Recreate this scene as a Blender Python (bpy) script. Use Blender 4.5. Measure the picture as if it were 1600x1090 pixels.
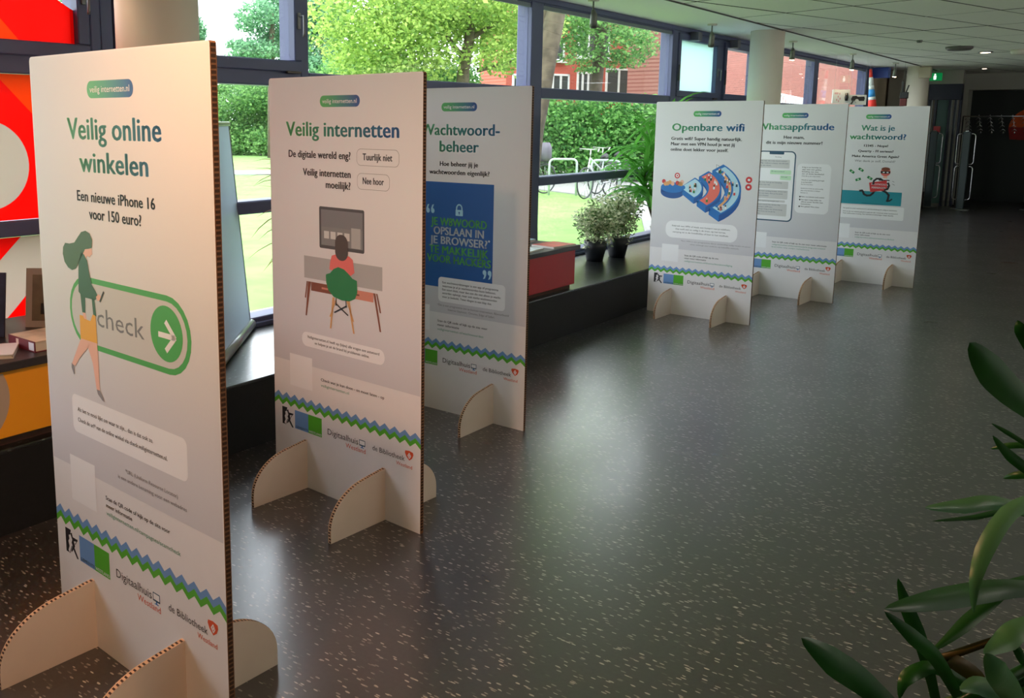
import bpy, bmesh, math, random
import numpy as np
from mathutils import Vector, Matrix
random.seed(7); rng = np.random.default_rng(7)
for o in list(bpy.data.objects): bpy.data.objects.remove(o)
S = bpy.context.scene
COL = S.collection
PI = math.pi

# ------------------------------------------------------------------ camera
CAMH = 1.615
CF = 1410.3; CX, CY = 641.5, 421.6
FW = Vector((-0.6212, 0.7671, -0.1609)).normalized()
RT = FW.cross(Vector((0, 0, 1))).normalized(); UP = RT.cross(FW).normalized()
ro = 0.00512
R2 = RT*math.cos(ro) + UP*math.sin(ro); U2 = UP*math.cos(ro) - RT*math.sin(ro)
cd = bpy.data.cameras.new('camera'); cam = bpy.data.objects.new('camera', cd); COL.objects.link(cam)
m = Matrix((R2, U2, -FW)).transposed().to_4x4(); m.translation = Vector((0, 0, CAMH)); cam.matrix_world = m
cd.sensor_width = 36; cd.lens = CF/1600*36; cd.clip_start = .05; cd.clip_end = 300
cd.shift_x = (800-CX)/1600; cd.shift_y = (CY-545)/1600
S.camera = cam
C0 = Vector((0, 0, CAMH))
def ray(x, y): return FW + R2*((x-CX)/CF) - U2*((y-CY)/CF)
def at(x, y, d): return C0 + ray(x, y)*d                         # d: depth along the view axis
def atz(x, y, z): r = ray(x, y); return C0 + r*((z-CAMH)/r.z)
def atx(x, y, X): r = ray(x, y); return C0 + r*(X/r.x)
def aty(x, y, Y): r = ray(x, y); return C0 + r*(Y/r.y)

# ------------------------------------------------------------------ world, light, exposure
S.view_settings.view_transform = 'Standard'; S.view_settings.look = 'None'
S.view_settings.gamma = 1; S.view_settings.use_curve_mapping = False
S.view_settings.exposure = 0.35
W = bpy.data.worlds.new('overcast_sky'); S.world = W; W.use_nodes = True
bg = W.node_tree.nodes['Background']; bg.inputs[0].default_value = (.86, .93, 1, 1); bg.inputs[1].default_value = 4.4
def lamp(name, kind, loc, power, color, size=.1, aim=None, spot=None):
    l = bpy.data.lights.new(name, kind); l.energy = power; l.color = color
    o = bpy.data.objects.new(name, l); o.location = loc; COL.objects.link(o)
    if kind == 'AREA': l.shape = 'DISK'; l.size = size
    else: l.shadow_soft_size = size
    if kind == 'SPOT': l.spot_size = spot; l.spot_blend = .9
    if aim is not None: o.rotation_euler = (Vector(aim)-Vector(loc)).to_track_quat('-Z', 'Y').to_euler()
    return o
sun = lamp('sun', 'SUN', (-20, 5, 30), .6, (1, .97, .9), .25, aim=(-18, 14, 0))
for (y0, y1) in ((-.7, 1.2), (2.8, 19)):                            # sky portals on the glazed facade
    l = bpy.data.lights.new('sky_portal', 'AREA'); l.shape = 'RECTANGLE'; l.size = y1-y0; l.size_y = 2.3
    l.cycles.is_portal = True
    o = bpy.data.objects.new('sky_portal', l); COL.objects.link(o)
    o.matrix_world = Matrix(((0, 0, -1, -4.5), (1, 0, 0, (y0+y1)/2), (0, -1, 0, 1.5), (0, 0, 0, 1)))
WARM = (1, .70, .42)
for y, p in ((-.9, 8), (2.2, 5), (4.8, 8), (12.64, 10), (15.4, 10), (18.0, 10)):
    lamp('spot_beam', 'SPOT', (-3.86, y, 2.44), p, WARM, .03, aim=(-3.2, y+.2, 0), spot=2.0)
# recessed ceiling downlights of the hall (one of them stands nearly above the nearest panel)
lamp('downlight_beam', 'SPOT', (-1.45, .62, 2.66), 120, (1, .50, .24), .05, aim=(-1.9, 1.2, 0), spot=2.6)
lamp('downlight_beam', 'SPOT', (-.9, 1.9, 2.66), 40, (1, .56, .30), .05, aim=(-.9, 1.9, 0), spot=2.5)
for x, y in ((.5, 4.6), (.4, 8), (.4, 12), (-2.08, 16.07)):
    lamp('downlight_beam', 'SPOT', (x, y, 2.66), 10, WARM, .05, aim=(x, y, 0), spot=2.4)

# ------------------------------------------------------------------ materials
def lin(c):
    f = lambda v: v/12.92 if v <= .04045 else ((v+.055)/1.055)**2.4
    return (f(c[0]/255), f(c[1]/255), f(c[2]/255), 1)
def nt(name):
    mt = bpy.data.materials.new(name); mt.use_nodes = True; t = mt.node_tree
    return mt, t, t.nodes['Principled BSDF']
def mat(name, rgb, rough=.6, metal=0, spec=.5, noise=0, nscale=8, emit=0, coat=0):
    mt, t, b = nt(name); c = lin(rgb)
    b.inputs['Base Color'].default_value = c; b.inputs['Roughness'].default_value = rough
    b.inputs['Metallic'].default_value = metal; b.inputs['Specular IOR Level'].default_value = spec
    if coat: b.inputs['Coat Weight'].default_value = coat; b.inputs['Coat Roughness'].default_value = .1
    if emit: b.inputs['Emission Color'].default_value = c; b.inputs['Emission Strength'].default_value = emit
    if noise:
        tc = t.nodes.new('ShaderNodeTexCoord'); n = t.nodes.new('ShaderNodeTexNoise'); n.inputs['Scale'].default_value = nscale
        n.inputs['Detail'].default_value = 5
        t.links.new(tc.outputs['Object'], n.inputs['Vector'])
        r = t.nodes.new('ShaderNodeMapRange'); r.inputs[1].default_value = .3; r.inputs[2].default_value = .7
        r.inputs[3].default_value = 1-noise; r.inputs[4].default_value = 1+noise
        t.links.new(n.outputs[0], r.inputs[0])
        mx = t.nodes.new('ShaderNodeVectorMath'); mx.operation = 'SCALE'; mx.inputs[0].default_value = c[:3]
        t.links.new(r.outputs[0], mx.inputs['Scale']); t.links.new(mx.outputs[0], b.inputs['Base Color'])
    return mt
def ramp_mat(name, c0, c1, a0, a1, axis=0, rough=.5):
    mt, t, b = nt(name); tc = t.nodes.new('ShaderNodeTexCoord'); sp = t.nodes.new('ShaderNodeSeparateXYZ')
    t.links.new(tc.outputs['Object'], sp.inputs[0])
    r = t.nodes.new('ShaderNodeMapRange'); r.inputs[1].default_value = a0; r.inputs[2].default_value = a1
    t.links.new(sp.outputs[axis], r.inputs[0])
    cr = t.nodes.new('ShaderNodeValToRGB'); cr.color_ramp.elements[0].color = lin(c0); cr.color_ramp.elements[1].color = lin(c1)
    t.links.new(r.outputs[0], cr.inputs[0]); t.links.new(cr.outputs[0], b.inputs['Base Color']); b.inputs['Roughness'].default_value = rough
    return mt
def leaf_mat(name, rgb, rgb2, trans=.45, nscale=3, rough=.5):
    mt, t, b = nt(name); out = t.nodes['Material Output']
    g = t.nodes.new('ShaderNodeNewGeometry'); tc = t.nodes.new('ShaderNodeTexCoord')
    n = t.nodes.new('ShaderNodeTexNoise'); n.inputs['Scale'].default_value = nscale; n.inputs['Detail'].default_value = 3
    t.links.new(tc.outputs['Object'], n.inputs['Vector'])
    ad = t.nodes.new('ShaderNodeMath'); ad.operation = 'ADD'; t.links.new(n.outputs[0], ad.inputs[0])
    ml = t.nodes.new('ShaderNodeMath'); ml.operation = 'MULTIPLY_ADD'; ml.inputs[1].default_value = .9; ml.inputs[2].default_value = -.45
    t.links.new(g.outputs['Random Per Island'], ml.inputs[0]); t.links.new(ml.outputs[0], ad.inputs[1])
    cr = t.nodes.new('ShaderNodeValToRGB'); cr.color_ramp.elements[0].color = lin(rgb); cr.color_ramp.elements[1].color = lin(rgb2)
    cr.color_ramp.elements[0].position = .15; cr.color_ramp.elements[1].position = .85
    t.links.new(ad.outputs[0], cr.inputs[0]); t.links.new(cr.outputs[0], b.inputs['Base Color']); b.inputs['Roughness'].default_value = rough
    b.inputs['Specular IOR Level'].default_value = .3
    tr = t.nodes.new('ShaderNodeBsdfTranslucent'); t.links.new(cr.outputs[0], tr.inputs[0])
    mx = t.nodes.new('ShaderNodeMixShader'); mx.inputs[0].default_value = trans
    t.links.new(b.outputs[0], mx.inputs[1]); t.links.new(tr.outputs[0], mx.inputs[2]); t.links.new(mx.outputs[0], out.inputs[0])
    return mt
def glass_mat(name, tint=(1, 1, 1), gl=.9, rough=.0):
    mt, t, b = nt(name); out = t.nodes['Material Output']
    tr = t.nodes.new('ShaderNodeBsdfTransparent'); tr.inputs[0].default_value = (*tint, 1)
    g = t.nodes.new('ShaderNodeBsdfGlossy'); g.inputs['Roughness'].default_value = rough
    lw = t.nodes.new('ShaderNodeLayerWeight'); lw.inputs[0].default_value = .5; pw = t.nodes.new('ShaderNodeMath'); pw.operation = 'POWER'; pw.inputs[1].default_value = 5; t.links.new(lw.outputs['Facing'], pw.inputs[0])
    f = t.nodes.new('ShaderNodeMath'); f.operation = 'MULTIPLY_ADD'; f.inputs[1].default_value = .8; f.inputs[2].default_value = .03; t.links.new(pw.outputs[0], f.inputs[0])
    mx = t.nodes.new('ShaderNodeMixShader'); t.links.new(f.outputs[0], mx.inputs[0]); t.links.new(tr.outputs[0], mx.inputs[1]); t.links.new(g.outputs[0], mx.inputs[2])
    t.links.new(mx.outputs[0], out.inputs[0]); return mt
def film_mat(name, rgb, trans=.6):
    mt, t, b = nt(name); out = t.nodes['Material Output']; b.inputs['Base Color'].default_value = lin(rgb); b.inputs['Roughness'].default_value = .4
    tr = t.nodes.new('ShaderNodeBsdfTranslucent'); tr.inputs[0].default_value = lin(rgb)
    mx = t.nodes.new('ShaderNodeMixShader'); mx.inputs[0].default_value = trans
    t.links.new(b.outputs[0], mx.inputs[1]); t.links.new(tr.outputs[0], mx.inputs[2]); t.links.new(mx.outputs[0], out.inputs[0]); return mt

def floor_mat(name, base, fleck, rough, density=.16, bump=.02, spec=.5, vert=False):
    mt, t, b = nt(name); L = t.links.new
    tc = t.nodes.new('ShaderNodeTexCoord'); src = tc.outputs['Object']
    if vert:
        sp0 = t.nodes.new('ShaderNodeSeparateXYZ'); cb0 = t.nodes.new('ShaderNodeCombineXYZ'); a0_ = t.nodes.new('ShaderNodeMath'); a0_.operation = 'ADD'
        L(src, sp0.inputs[0]); L(sp0.outputs[0], a0_.inputs[0]); L(sp0.outputs[2], a0_.inputs[1]); L(sp0.outputs[1], cb0.inputs[0]); L(a0_.outputs[0], cb0.inputs[1]); src = cb0.outputs[0]
    acc = None
    for ang, sc, st in ((.25, 62, 3.0), (-.35, 50, 2.4), (.7, 78, 3.4)):
        mp = t.nodes.new('ShaderNodeMapping'); mp.inputs['Rotation'].default_value = (0, 0, ang); mp.inputs['Scale'].default_value = (sc/st*1.3, sc*1.5, sc)
        L(src, mp.inputs['Vector'])
        v = t.nodes.new('ShaderNodeTexVoronoi'); v.inputs['Scale'].default_value = 1; v.voronoi_dimensions = '2D'; L(mp.outputs[0], v.inputs['Vector'])
        lt = t.nodes.new('ShaderNodeMath'); lt.operation = 'LESS_THAN'; lt.inputs[1].default_value = .24; L(v.outputs['Distance'], lt.inputs[0])
        sp = t.nodes.new('ShaderNodeSeparateColor'); L(v.outputs['Color'], sp.inputs[0])
        l2 = t.nodes.new('ShaderNodeMath'); l2.operation = 'LESS_THAN'; l2.inputs[1].default_value = density; L(sp.outputs[0], l2.inputs[0])
        ml = t.nodes.new('ShaderNodeMath'); ml.operation = 'MULTIPLY'; L(lt.outputs[0], ml.inputs[0]); L(l2.outputs[0], ml.inputs[1])
        br = t.nodes.new('ShaderNodeMath'); br.operation = 'MULTIPLY'; L(ml.outputs[0], br.inputs[0]); L(sp.outputs[1], br.inputs[1])
        if acc is None: acc = br
        else:
            a = t.nodes.new('ShaderNodeMath'); a.operation = 'MAXIMUM'; L(acc.outputs[0], a.inputs[0]); L(br.outputs[0], a.inputs[1]); acc = a
    n = t.nodes.new('ShaderNodeTexNoise'); n.inputs['Scale'].default_value = 60; n.inputs['Detail'].default_value = 6; L(tc.outputs['Object'], n.inputs['Vector'])
    cr = t.nodes.new('ShaderNodeValToRGB'); L(n.outputs[0], cr.inputs[0])
    c = lin(base); cr.color_ramp.elements[0].color = (c[0]*.6, c[1]*.6, c[2]*.6, 1); cr.color_ramp.elements[1].color = (c[0]*1.5, c[1]*1.5, c[2]*1.5, 1)
    mx = t.nodes.new('ShaderNodeMix'); mx.data_type = 'RGBA'; L(acc.outputs[0], mx.inputs[0]); L(cr.outputs[0], mx.inputs[6]); mx.inputs[7].default_value = lin(fleck)
    L(mx.outputs[2], b.inputs['Base Color']); b.inputs['Coat Weight'].default_value = .7; b.inputs['Coat Roughness'].default_value = .22; b.inputs['Specular IOR Level'].default_value = spec
    n2 = t.nodes.new('ShaderNodeTexNoise'); n2.inputs['Scale'].default_value = 2.2; n2.inputs['Detail'].default_value = 3; L(tc.outputs['Object'], n2.inputs['Vector'])
    rr = t.nodes.new('ShaderNodeMapRange'); rr.inputs[3].default_value = rough-.05; rr.inputs[4].default_value = rough+.06; L(n2.outputs[0], rr.inputs[0]); L(rr.outputs[0], b.inputs['Roughness'])
    bp = t.nodes.new('ShaderNodeBump'); bp.inputs['Strength'].default_value = bump; bp.inputs['Distance'].default_value = .01; L(n.outputs[0], bp.inputs['Height']); L(bp.outputs[0], b.inputs['Normal'])
    return mt
def brick_mat(name, c1, c2, mortar, scale=1):
    mt, t, b = nt(name); L = t.links.new; tc = t.nodes.new('ShaderNodeTexCoord')
    sp = t.nodes.new('ShaderNodeSeparateXYZ'); L(tc.outputs['Object'], sp.inputs[0]); cb = t.nodes.new('ShaderNodeCombineXYZ')
    L(sp.outputs[0], cb.inputs[0]); L(sp.outputs[2], cb.inputs[1])
    k = t.nodes.new('ShaderNodeTexBrick'); L(cb.outputs[0], k.inputs['Vector']); k.inputs['Color1'].default_value = lin(c1); k.inputs['Color2'].default_value = lin(c2)
    k.inputs['Mortar'].default_value = lin(mortar); k.inputs['Scale'].default_value = scale; k.inputs['Mortar Size'].default_value = .008
    k.inputs['Brick Width'].default_value = .22; k.inputs['Row Height'].default_value = .065
    L(k.outputs[0], b.inputs['Base Color']); b.inputs['Roughness'].default_value = .9; return mt

M = dict(
 floor=floor_mat('dark_flecked_vinyl', (45, 42, 44), (176, 170, 164), .29, .13, .02, .8),
 plinth=floor_mat('black_flecked_vinyl', (17, 17, 18), (120, 130, 130), .3, .05, .02, .5, True),
 plinthface=mat('plinth_front_black', (20, 20, 21), .55, spec=.3, noise=.2, nscale=60),
 frame=mat('blue_grey_frame_paint', (78, 84, 120), .45),
 glass=glass_mat('window_glass'),
 frost=film_mat('frosted_white_film', (226, 244, 250), .8),
 ceil=mat('ceiling_tile_white', (240, 240, 230), .9, noise=.02, nscale=30),
 soffit=mat('soffit_white', (240, 240, 234), .85),
 joint=mat('ceiling_joint_grey', (70, 70, 64), .9),
 col=mat('column_cream', (222, 214, 200), .6, noise=.02, nscale=2),
 wallw=mat('white_plaster', (232, 230, 224), .9),
 white=mat('printed_white_board', (232, 231, 232), .42, noise=.008, nscale=20),
 cream=mat('card_cream', (226, 214, 202), .7, noise=.02, nscale=10),
 kraft=mat('kraft_brown', (120, 84, 56), .85, noise=.2, nscale=90),
 flute=mat('flute_dark', (52, 34, 22), .9),
 lightkraft=mat('kraft_light', (196, 160, 128), .85, noise=.1, nscale=60),
 navy=mat('navy_metal', (18, 24, 48), .4),
 black=mat('black_satin', (20, 20, 22), .4),
 darkgreen=mat('dark_green_black', (24, 34, 32), .6),
 chrome=mat('chrome', (190, 190, 192), .2, 1),
 steel=mat('grey_steel', (120, 122, 120), .35, .8),
 red=mat('red_laminate', (176, 20, 30), .4),
 yellow=mat('yellow_laminate', (236, 160, 10), .5),
 greyc=mat('grey_laminate', (176, 160, 146), .5),
 blacktop=mat('black_worktop', (44, 38, 40), .35),
 potm=mat('black_pot', (26, 30, 36), .35),
 soil=mat('potting_soil', (50, 36, 26), .95, noise=.3, nscale=40),
 lawn=mat('lawn_green', (122, 160, 84), .95, noise=.22, nscale=1.5),
 paving=mat('grey_paving', (150, 148, 146), .9, noise=.08, nscale=3),
 path=mat('path_grey', (158, 160, 160), .9, noise=.05, nscale=3),
 terrace=mat('pale_terrace', (222, 220, 214), .9, noise=.05, nscale=3),
 bark=mat('bark', (92, 82, 66), .95, noise=.4, nscale=9),
 barkd=mat('bark_dark', (84, 74, 64), .95, noise=.25, nscale=6),
 brick=brick_mat('red_brick', (190, 94, 76), (178, 86, 70), (190, 112, 96)),
 brick2=brick_mat('wing_brick', (146, 86, 76), (128, 74, 66), (160, 110, 98)),
 bwhite=mat('white_window_paint', (225, 232, 230), .6),
 bglass=mat('far_window_glass', (70, 84, 84), .15, spec=.8),
 bulb=mat('lit_bulb', (255, 226, 190), .5, emit=9),
 fgreen=leaf_mat('tree_yellow_green', (112, 150, 70), (204, 226, 128), .55, 1.0),
 fgreen2=leaf_mat('tree_mid_green', (76, 126, 72), (150, 196, 116), .5, 1.2),
 fgreen3=leaf_mat('tree_cool_green', (72, 120, 88), (146, 196, 150), .5, .7),
 hedgem=leaf_mat('hedge_green', (58, 112, 54), (136, 190, 104), .45, 1.3),
 palmg=leaf_mat('palm_leaf_green', (40, 110, 34), (120, 196, 84), .35, 6, .4),
 dracr=leaf_mat('red_edged_leaf', (92, 66, 44), (176, 128, 84), .35, 6, .5),
 figl=leaf_mat('variegated_leaf', (92, 128, 72), (246, 246, 214), .45, 18, .5),
 fgl=leaf_mat('dark_glossy_leaf', (10, 44, 12), (30, 84, 24), .15, 5, .32),
 fgl2=leaf_mat('grey_green_leaf', (40, 84, 48), (76, 124, 76), .2, 5, .35),
 fgyel=leaf_mat('olive_brown_leaf', (52, 52, 14), (84, 66, 24), .2, 5, .4),
 exitg=mat('exit_green', (0, 120, 60), .5, emit=.6), exitw=mat('exit_white', (230, 255, 235), .5, emit=1.2),
)
P = dict(   # print inks
 bgreen=mat('ink_bright_green', (116, 214, 100), .5),
 ink=mat('ink_dark', (34, 34, 40), .5), inkg=mat('ink_grey', (120, 120, 124), .5), green=mat('ink_green', (72, 172, 78), .5),
 lime=mat('ink_lime', (86, 176, 44), .5), blue=mat('ink_sky_blue', (110, 152, 206), .5), dblue=mat('ink_navy_blue', (0, 84, 160), .5),
 w=mat('ink_white', (240, 241, 243), .5), lb=mat('ink_pale_blue', (176, 220, 238), .5), orange=mat('ink_orange_red', (214, 82, 40), .5),
 teal=mat('ink_teal', (22, 140, 156), .5), grey=mat('ink_mid_grey', (172, 172, 172), .5), dgrey=mat('ink_screen_grey', (128, 128, 128), .5),
 lgrey=mat('ink_light_grey', (206, 206, 204), .5), frame=mat('ink_frame_grey', (72, 68, 68), .5), skin=mat('ink_skin', (240, 186, 164), .5),
 skirt=mat('ink_ochre', (238, 172, 44), .5), dgreen=mat('ink_bottle_green', (44, 92, 60), .5), hairg=mat('ink_moss_green', (62, 96, 48), .5),
 hair=mat('ink_brown_hair', (72, 56, 46), .5), coral=mat('ink_coral', (226, 108, 100), .5), chairg=mat('ink_chair_green', (24, 126, 66), .5),
 wood=mat('ink_walnut', (128, 68, 42), .5), wood2=mat('ink_rose_wood', (206, 134, 112), .5), wood3=mat('ink_pale_wood', (216, 166, 106), .5),
 red=mat('ink_red', (206, 52, 56), .5), isob=mat('ink_iso_blue', (14, 112, 190), .5), isod=mat('ink_iso_dark_blue', (6, 82, 156), .5), isol=mat('ink_iso_floor', (180, 222, 240), .5),
 salmon=mat('ink_salmon', (236, 112, 96), .5), sand=mat('ink_sand', (232, 172, 112), .5), dteal=mat('ink_petrol', (16, 72, 100), .5), shoe=mat('ink_shoe_grey', (140, 138, 142), .5),
 pgreen=mat('ink_pale_green', (196, 232, 196), .5), linkg=mat('ink_link_green', (70, 150, 120), .5),
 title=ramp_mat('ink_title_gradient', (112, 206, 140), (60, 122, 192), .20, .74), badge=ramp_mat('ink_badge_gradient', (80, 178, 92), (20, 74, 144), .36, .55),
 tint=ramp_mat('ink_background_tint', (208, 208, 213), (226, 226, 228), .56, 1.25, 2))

# ------------------------------------------------------------------ mesh helpers
def link(o, parent=None):
    COL.objects.link(o)
    if parent: o.parent = parent
    return o
def tag(o, label=None, cat=None, group=None, kind=None):
    if label: o['label'] = label
    if cat: o['category'] = cat
    if group: o['group'] = group
    if kind: o['kind'] = kind
    return o
def thing(name, label, cat, loc=(0, 0, 0), rz=0, group=None):
    o = bpy.data.objects.new(name, None); COL.objects.link(o); o.location = loc; o.rotation_euler = (0, 0, rz); o.empty_display_size = .1
    return tag(o, label, cat, group)
class MB:
    def __init__(s): s.v = []; s.f = []; s.mi = []; s.mats = []; s.smooth = []
    def mid(s, m):
        if m not in s.mats: s.mats.append(m)
        return s.mats.index(m)
    def add(s, vs, fs, m=None, sm=False):
        b = len(s.v); s.v += [tuple(v) for v in vs]; s.f += [tuple(i+b for i in f) for f in fs]
        k = s.mid(m) if m else 0
        s.mi += [k]*len(fs); s.smooth += [sm]*len(fs); return s
    def box(s, a, b, m=None, bev=0):
        x0, y0, z0 = [min(p, q) for p, q in zip(a, b)]; x1, y1, z1 = [max(p, q) for p, q in zip(a, b)]
        if bev:
            e = bev; vs = []; fs = []
            # chamfered box
            pts = {}
            def V(p):
                if p not in pts: pts[p] = len(vs); vs.append(p)
                return pts[p]
            X = (x0, x1); Y = (y0, y1); Z = (z0, z1); I = lambda t, k, lo: t[k]+(e if k == 0 else -e) if lo else t[k]
            def c(i, j, k, ax): return (I(X, i, ax != 0), I(Y, j, ax != 1), I(Z, k, ax != 2))
            for i in (0, 1):
                q = [V(c(i, j, k, 0)) for j, k in ((0, 0), (1, 0), (1, 1), (0, 1))]; fs.append(q if i else q[::-1])
                q = [V(c(j, i, k, 1)) for j, k in ((0, 0), (1, 0), (1, 1), (0, 1))]; fs.append(q[::-1] if i else q)
                q = [V(c(j, k, i, 2)) for j, k in ((0, 0), (1, 0), (1, 1), (0, 1))]; fs.append(q if i else q[::-1])
            for a_ in (0, 1):
                for b_ in (0, 1):
                    fs.append([V(c(a_, b_, 0, 0)), V(c(a_, b_, 1, 0)), V(c(a_, b_, 1, 1)), V(c(a_, b_, 0, 1))])
                    fs.append([V(c(a_, 0, b_, 0)), V(c(a_, 1, b_, 0)), V(c(a_, 1, b_, 2)), V(c(a_, 0, b_, 2))])
                    fs.append([V(c(0, a_, b_, 1)), V(c(1, a_, b_, 1)), V(c(1, a_, b_, 2)), V(c(0, a_, b_, 2))])
                    for c_ in (0, 1): fs.append([V(c(a_, b_, c_, 0)), V(c(a_, b_, c_, 1)), V(c(a_, b_, c_, 2))])
            s.add(vs, fs, m); s.fix = True; return s
        vs = [(x, y, z) for x in (x0, x1) for y in (y0, y1) for z in (z0, z1)]
        return s.add(vs, [(0, 1, 3, 2), (4, 6, 7, 5), (0, 4, 5, 1), (2, 3, 7, 6), (0, 2, 6, 4), (1, 5, 7, 3)], m)
    def tube(s, pts, r, n=8, m=None, caps=True, sm=True):
        pts = [Vector(p) for p in pts]; rs = r if isinstance(r, (list, tuple)) else [r]*len(pts); vs = []; fs = []
        up = None
        for i, p in enumerate(pts):
            d = (pts[min(i+1, len(pts)-1)]-pts[max(i-1, 0)]).normalized()
            if up is None: up = d.orthogonal().normalized()
            up = (up-d*up.dot(d)).normalized(); b = d.cross(up)
            for k in range(n):
                a = 2*PI*k/n; vs.append(p+(up*math.cos(a)+b*math.sin(a))*rs[i])
        for i in range(len(pts)-1):
            for k in range(n): fs.append((i*n+k, i*n+(k+1) % n, (i+1)*n+(k+1) % n, (i+1)*n+k))
        if caps: fs += [tuple(range(n))[::-1], tuple(range((len(pts)-1)*n, len(pts)*n))]
        return s.add(vs, fs, m, sm)
    def lathe(s, prof, n=24, c=(0, 0, 0), m=None, sm=True):
        vs = []; fs = []
        for (r, z) in prof:
            for k in range(n): a = 2*PI*k/n; vs.append((c[0]+r*math.cos(a), c[1]+r*math.sin(a), c[2]+z))
        for i in range(len(prof)-1):
            for k in range(n): fs.append((i*n+k, i*n+(k+1) % n, (i+1)*n+(k+1) % n, (i+1)*n+k))
        fs += [tuple(range(n))[::-1], tuple(range((len(prof)-1)*n, len(prof)*n))]
        return s.add(vs, fs, m, sm)
    def prism(s, pts2, f3, t, m=None, mside=None):                # pts2 outline; f3(u,v,w)->xyz, w in 0..t
        n = len(pts2); vs = [f3(u, v, 0) for u, v in pts2]+[f3(u, v, t) for u, v in pts2]
        s.add(vs, [tuple(range(n))[::-1], tuple(range(n, 2*n))], m)
        b = len(s.v)-2*n; k = s.mid(mside or m) if (mside or m) else 0
        for i in range(n): s.f.append((b+i, b+(i+1) % n, b+n+(i+1) % n, b+n+i)); s.mi.append(k); s.smooth.append(False)
        return s
    def build(s, name, m=None, parent=None, kind=None, label=None, loc=None):
        me = bpy.data.meshes.new(name); me.from_pydata(s.v, [], s.f)
        for k in (s.mats if s.mats else [m]): me.materials.append(k)
        if s.mats: me.polygons.foreach_set('material_index', s.mi)
        me.polygons.foreach_set('use_smooth', s.smooth)
        bmm = bmesh.new(); bmm.from_mesh(me)
        if not getattr(s, 'flat', False): bmesh.ops.recalc_face_normals(bmm, faces=bmm.faces)
        bmm.to_mesh(me); bmm.free(); me.update()
        o = bpy.data.objects.new(name, me); link(o, parent)
        if loc: o.location = loc
        if kind: o['kind'] = kind
        if label: o['label'] = label
        return o
def struct(name, mb, m=None, parent=None): return mb.build(name, m, parent, kind=None if parent else 'structure')
def bx(a, b, m=None, bev=0): return MB().box(a, b, m, bev)
def copy_tree(o, parent=None):
    c = o.copy(); COL.objects.link(c); c.parent = parent
    for ch in [k for k in bpy.data.objects if k.parent == o]: copy_tree(ch, c)
    return c

# ------------------------------------------------------------------ SETTING: floor, plinth, ceiling, walls
XF = -4.25; PZ = .345; PX = -3.35; CZ = 2.7; YE = 22.7
struct('floor', bx((-4.3, -6, -.1), (4, YE+.7, 0)), M['floor'])
pl = MB(); pl.box((XF-.1, -6, 0), (PX, 20.2, PZ), M['plinth'], .004); pl = struct('trim_1', pl)
struct('front_panel', bx((PX, -6, 0), (PX+.006, 20.2, PZ-.012)), M['plinthface'], pl)
# ceiling: slab above, plain soffit along the glass, rotated tiles with recessed joints
ce = struct('ceiling', bx((-4.4, -6, CZ+.03), (4, YE+.2, CZ+.2)), M['joint'])
struct('soffit', bx((-4.4, -6, CZ-.001), (-3.44, 20.8, CZ+.03)), M['soffit'], ce)
struct('soffit_edge_strip', bx((-3.44, -6, CZ-.012), (-3.425, 20.8, CZ+.03)), mat('edge_strip_dark', (60, 58, 54), .6), ce)
A = math.radians(15.6); ex = Vector((math.cos(A), -math.sin(A))); ey = Vector((math.sin(A), math.cos(A)))
def clip(poly, axis, lim, sign):
    out = []
    for i in range(len(poly)):
        p, q = poly[i], poly[(i+1) % len(poly)]; dp = sign*(p[axis]-lim); dq = sign*(q[axis]-lim)
        if dp >= 0: out.append(p)
        if (dp >= 0) != (dq >= 0): t = dp/(dp-dq); out.append((p[0]+(q[0]-p[0])*t, p[1]+(q[1]-p[1])*t))
    return out
O2 = Vector((-2.26, 9.27)); TW, TL, G = .68, 1.38, .011; cnt = 0
for i in range(-20, 20):
    for j in range(-16, 16):
        c = O2+ex*(i*TW)+ey*(j*TL)
        q = [c+ex*G+ey*G, c+ex*(TW-G)+ey*G, c+ex*(TW-G)+ey*(TL-G), c+ex*G+ey*(TL-G)]
        q = [(v.x, v.y) for v in q]
        if max(v[1] for v in q) < -1.5 or min(v[0] for v in q) > 2.2: continue
        for ax, lim, sg in ((0, -3.425, 1), (0, 3.5, -1), (1, YE, -1), (1, -6, 1)): q = clip(q, ax, lim, sg) if q else q
        if len(q) < 3: continue
        dz = random.uniform(-.0015, .0015)
        MB().prism(q, lambda u, v, w: (u, v, CZ+dz+w), .025, M['ceil'], M['joint']).build('ceiling_tile', None, ce); cnt += 1
struct('ceiling_panel', bx((-3.42, -6, CZ+.005), (3.5, -1.7, CZ+.03)), M['ceil'], ce)
struct('wall_right', bx((3.5, -6, 0), (3.7, YE, CZ)), M['wallw'])
struct('wall_rear', bx((-4.3, -6.2, 0), (3.7, -6, CZ)), M['wallw'])
# end wall with white band, pier and dark recess
ew = MB(); ew.box((-4.3, YE, 0), (-3.22, YE+.2, CZ)); ew.box((-3.22, YE-.05, 0), (-3.1, YE+.2, CZ)); ew.box((-3.1, YE-.05, 2.36), (3.6, YE+.2, CZ))
ew.box((-3.3, YE+.2, 0), (-3.1, YE+.7, CZ)); ew.box((-3.3, YE+.2, 2.36), (3.6, YE+.7, CZ)); ew.box((3.4, YE, 0), (3.7, YE+.7, CZ))
ewo = struct('wall_end', ew, mat('end_wall_white', (168, 168, 158), .9))
struct('recess_back', bx((-3.1, YE+.5, 0), (3.6, YE+.6, 2.4)), M['darkgreen'], ewo)
struct('wall_left', bx((XF-.15, 19.35, 0), (XF, YE, CZ)), mat('tan_wall', (190, 172, 150), .9))
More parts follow.
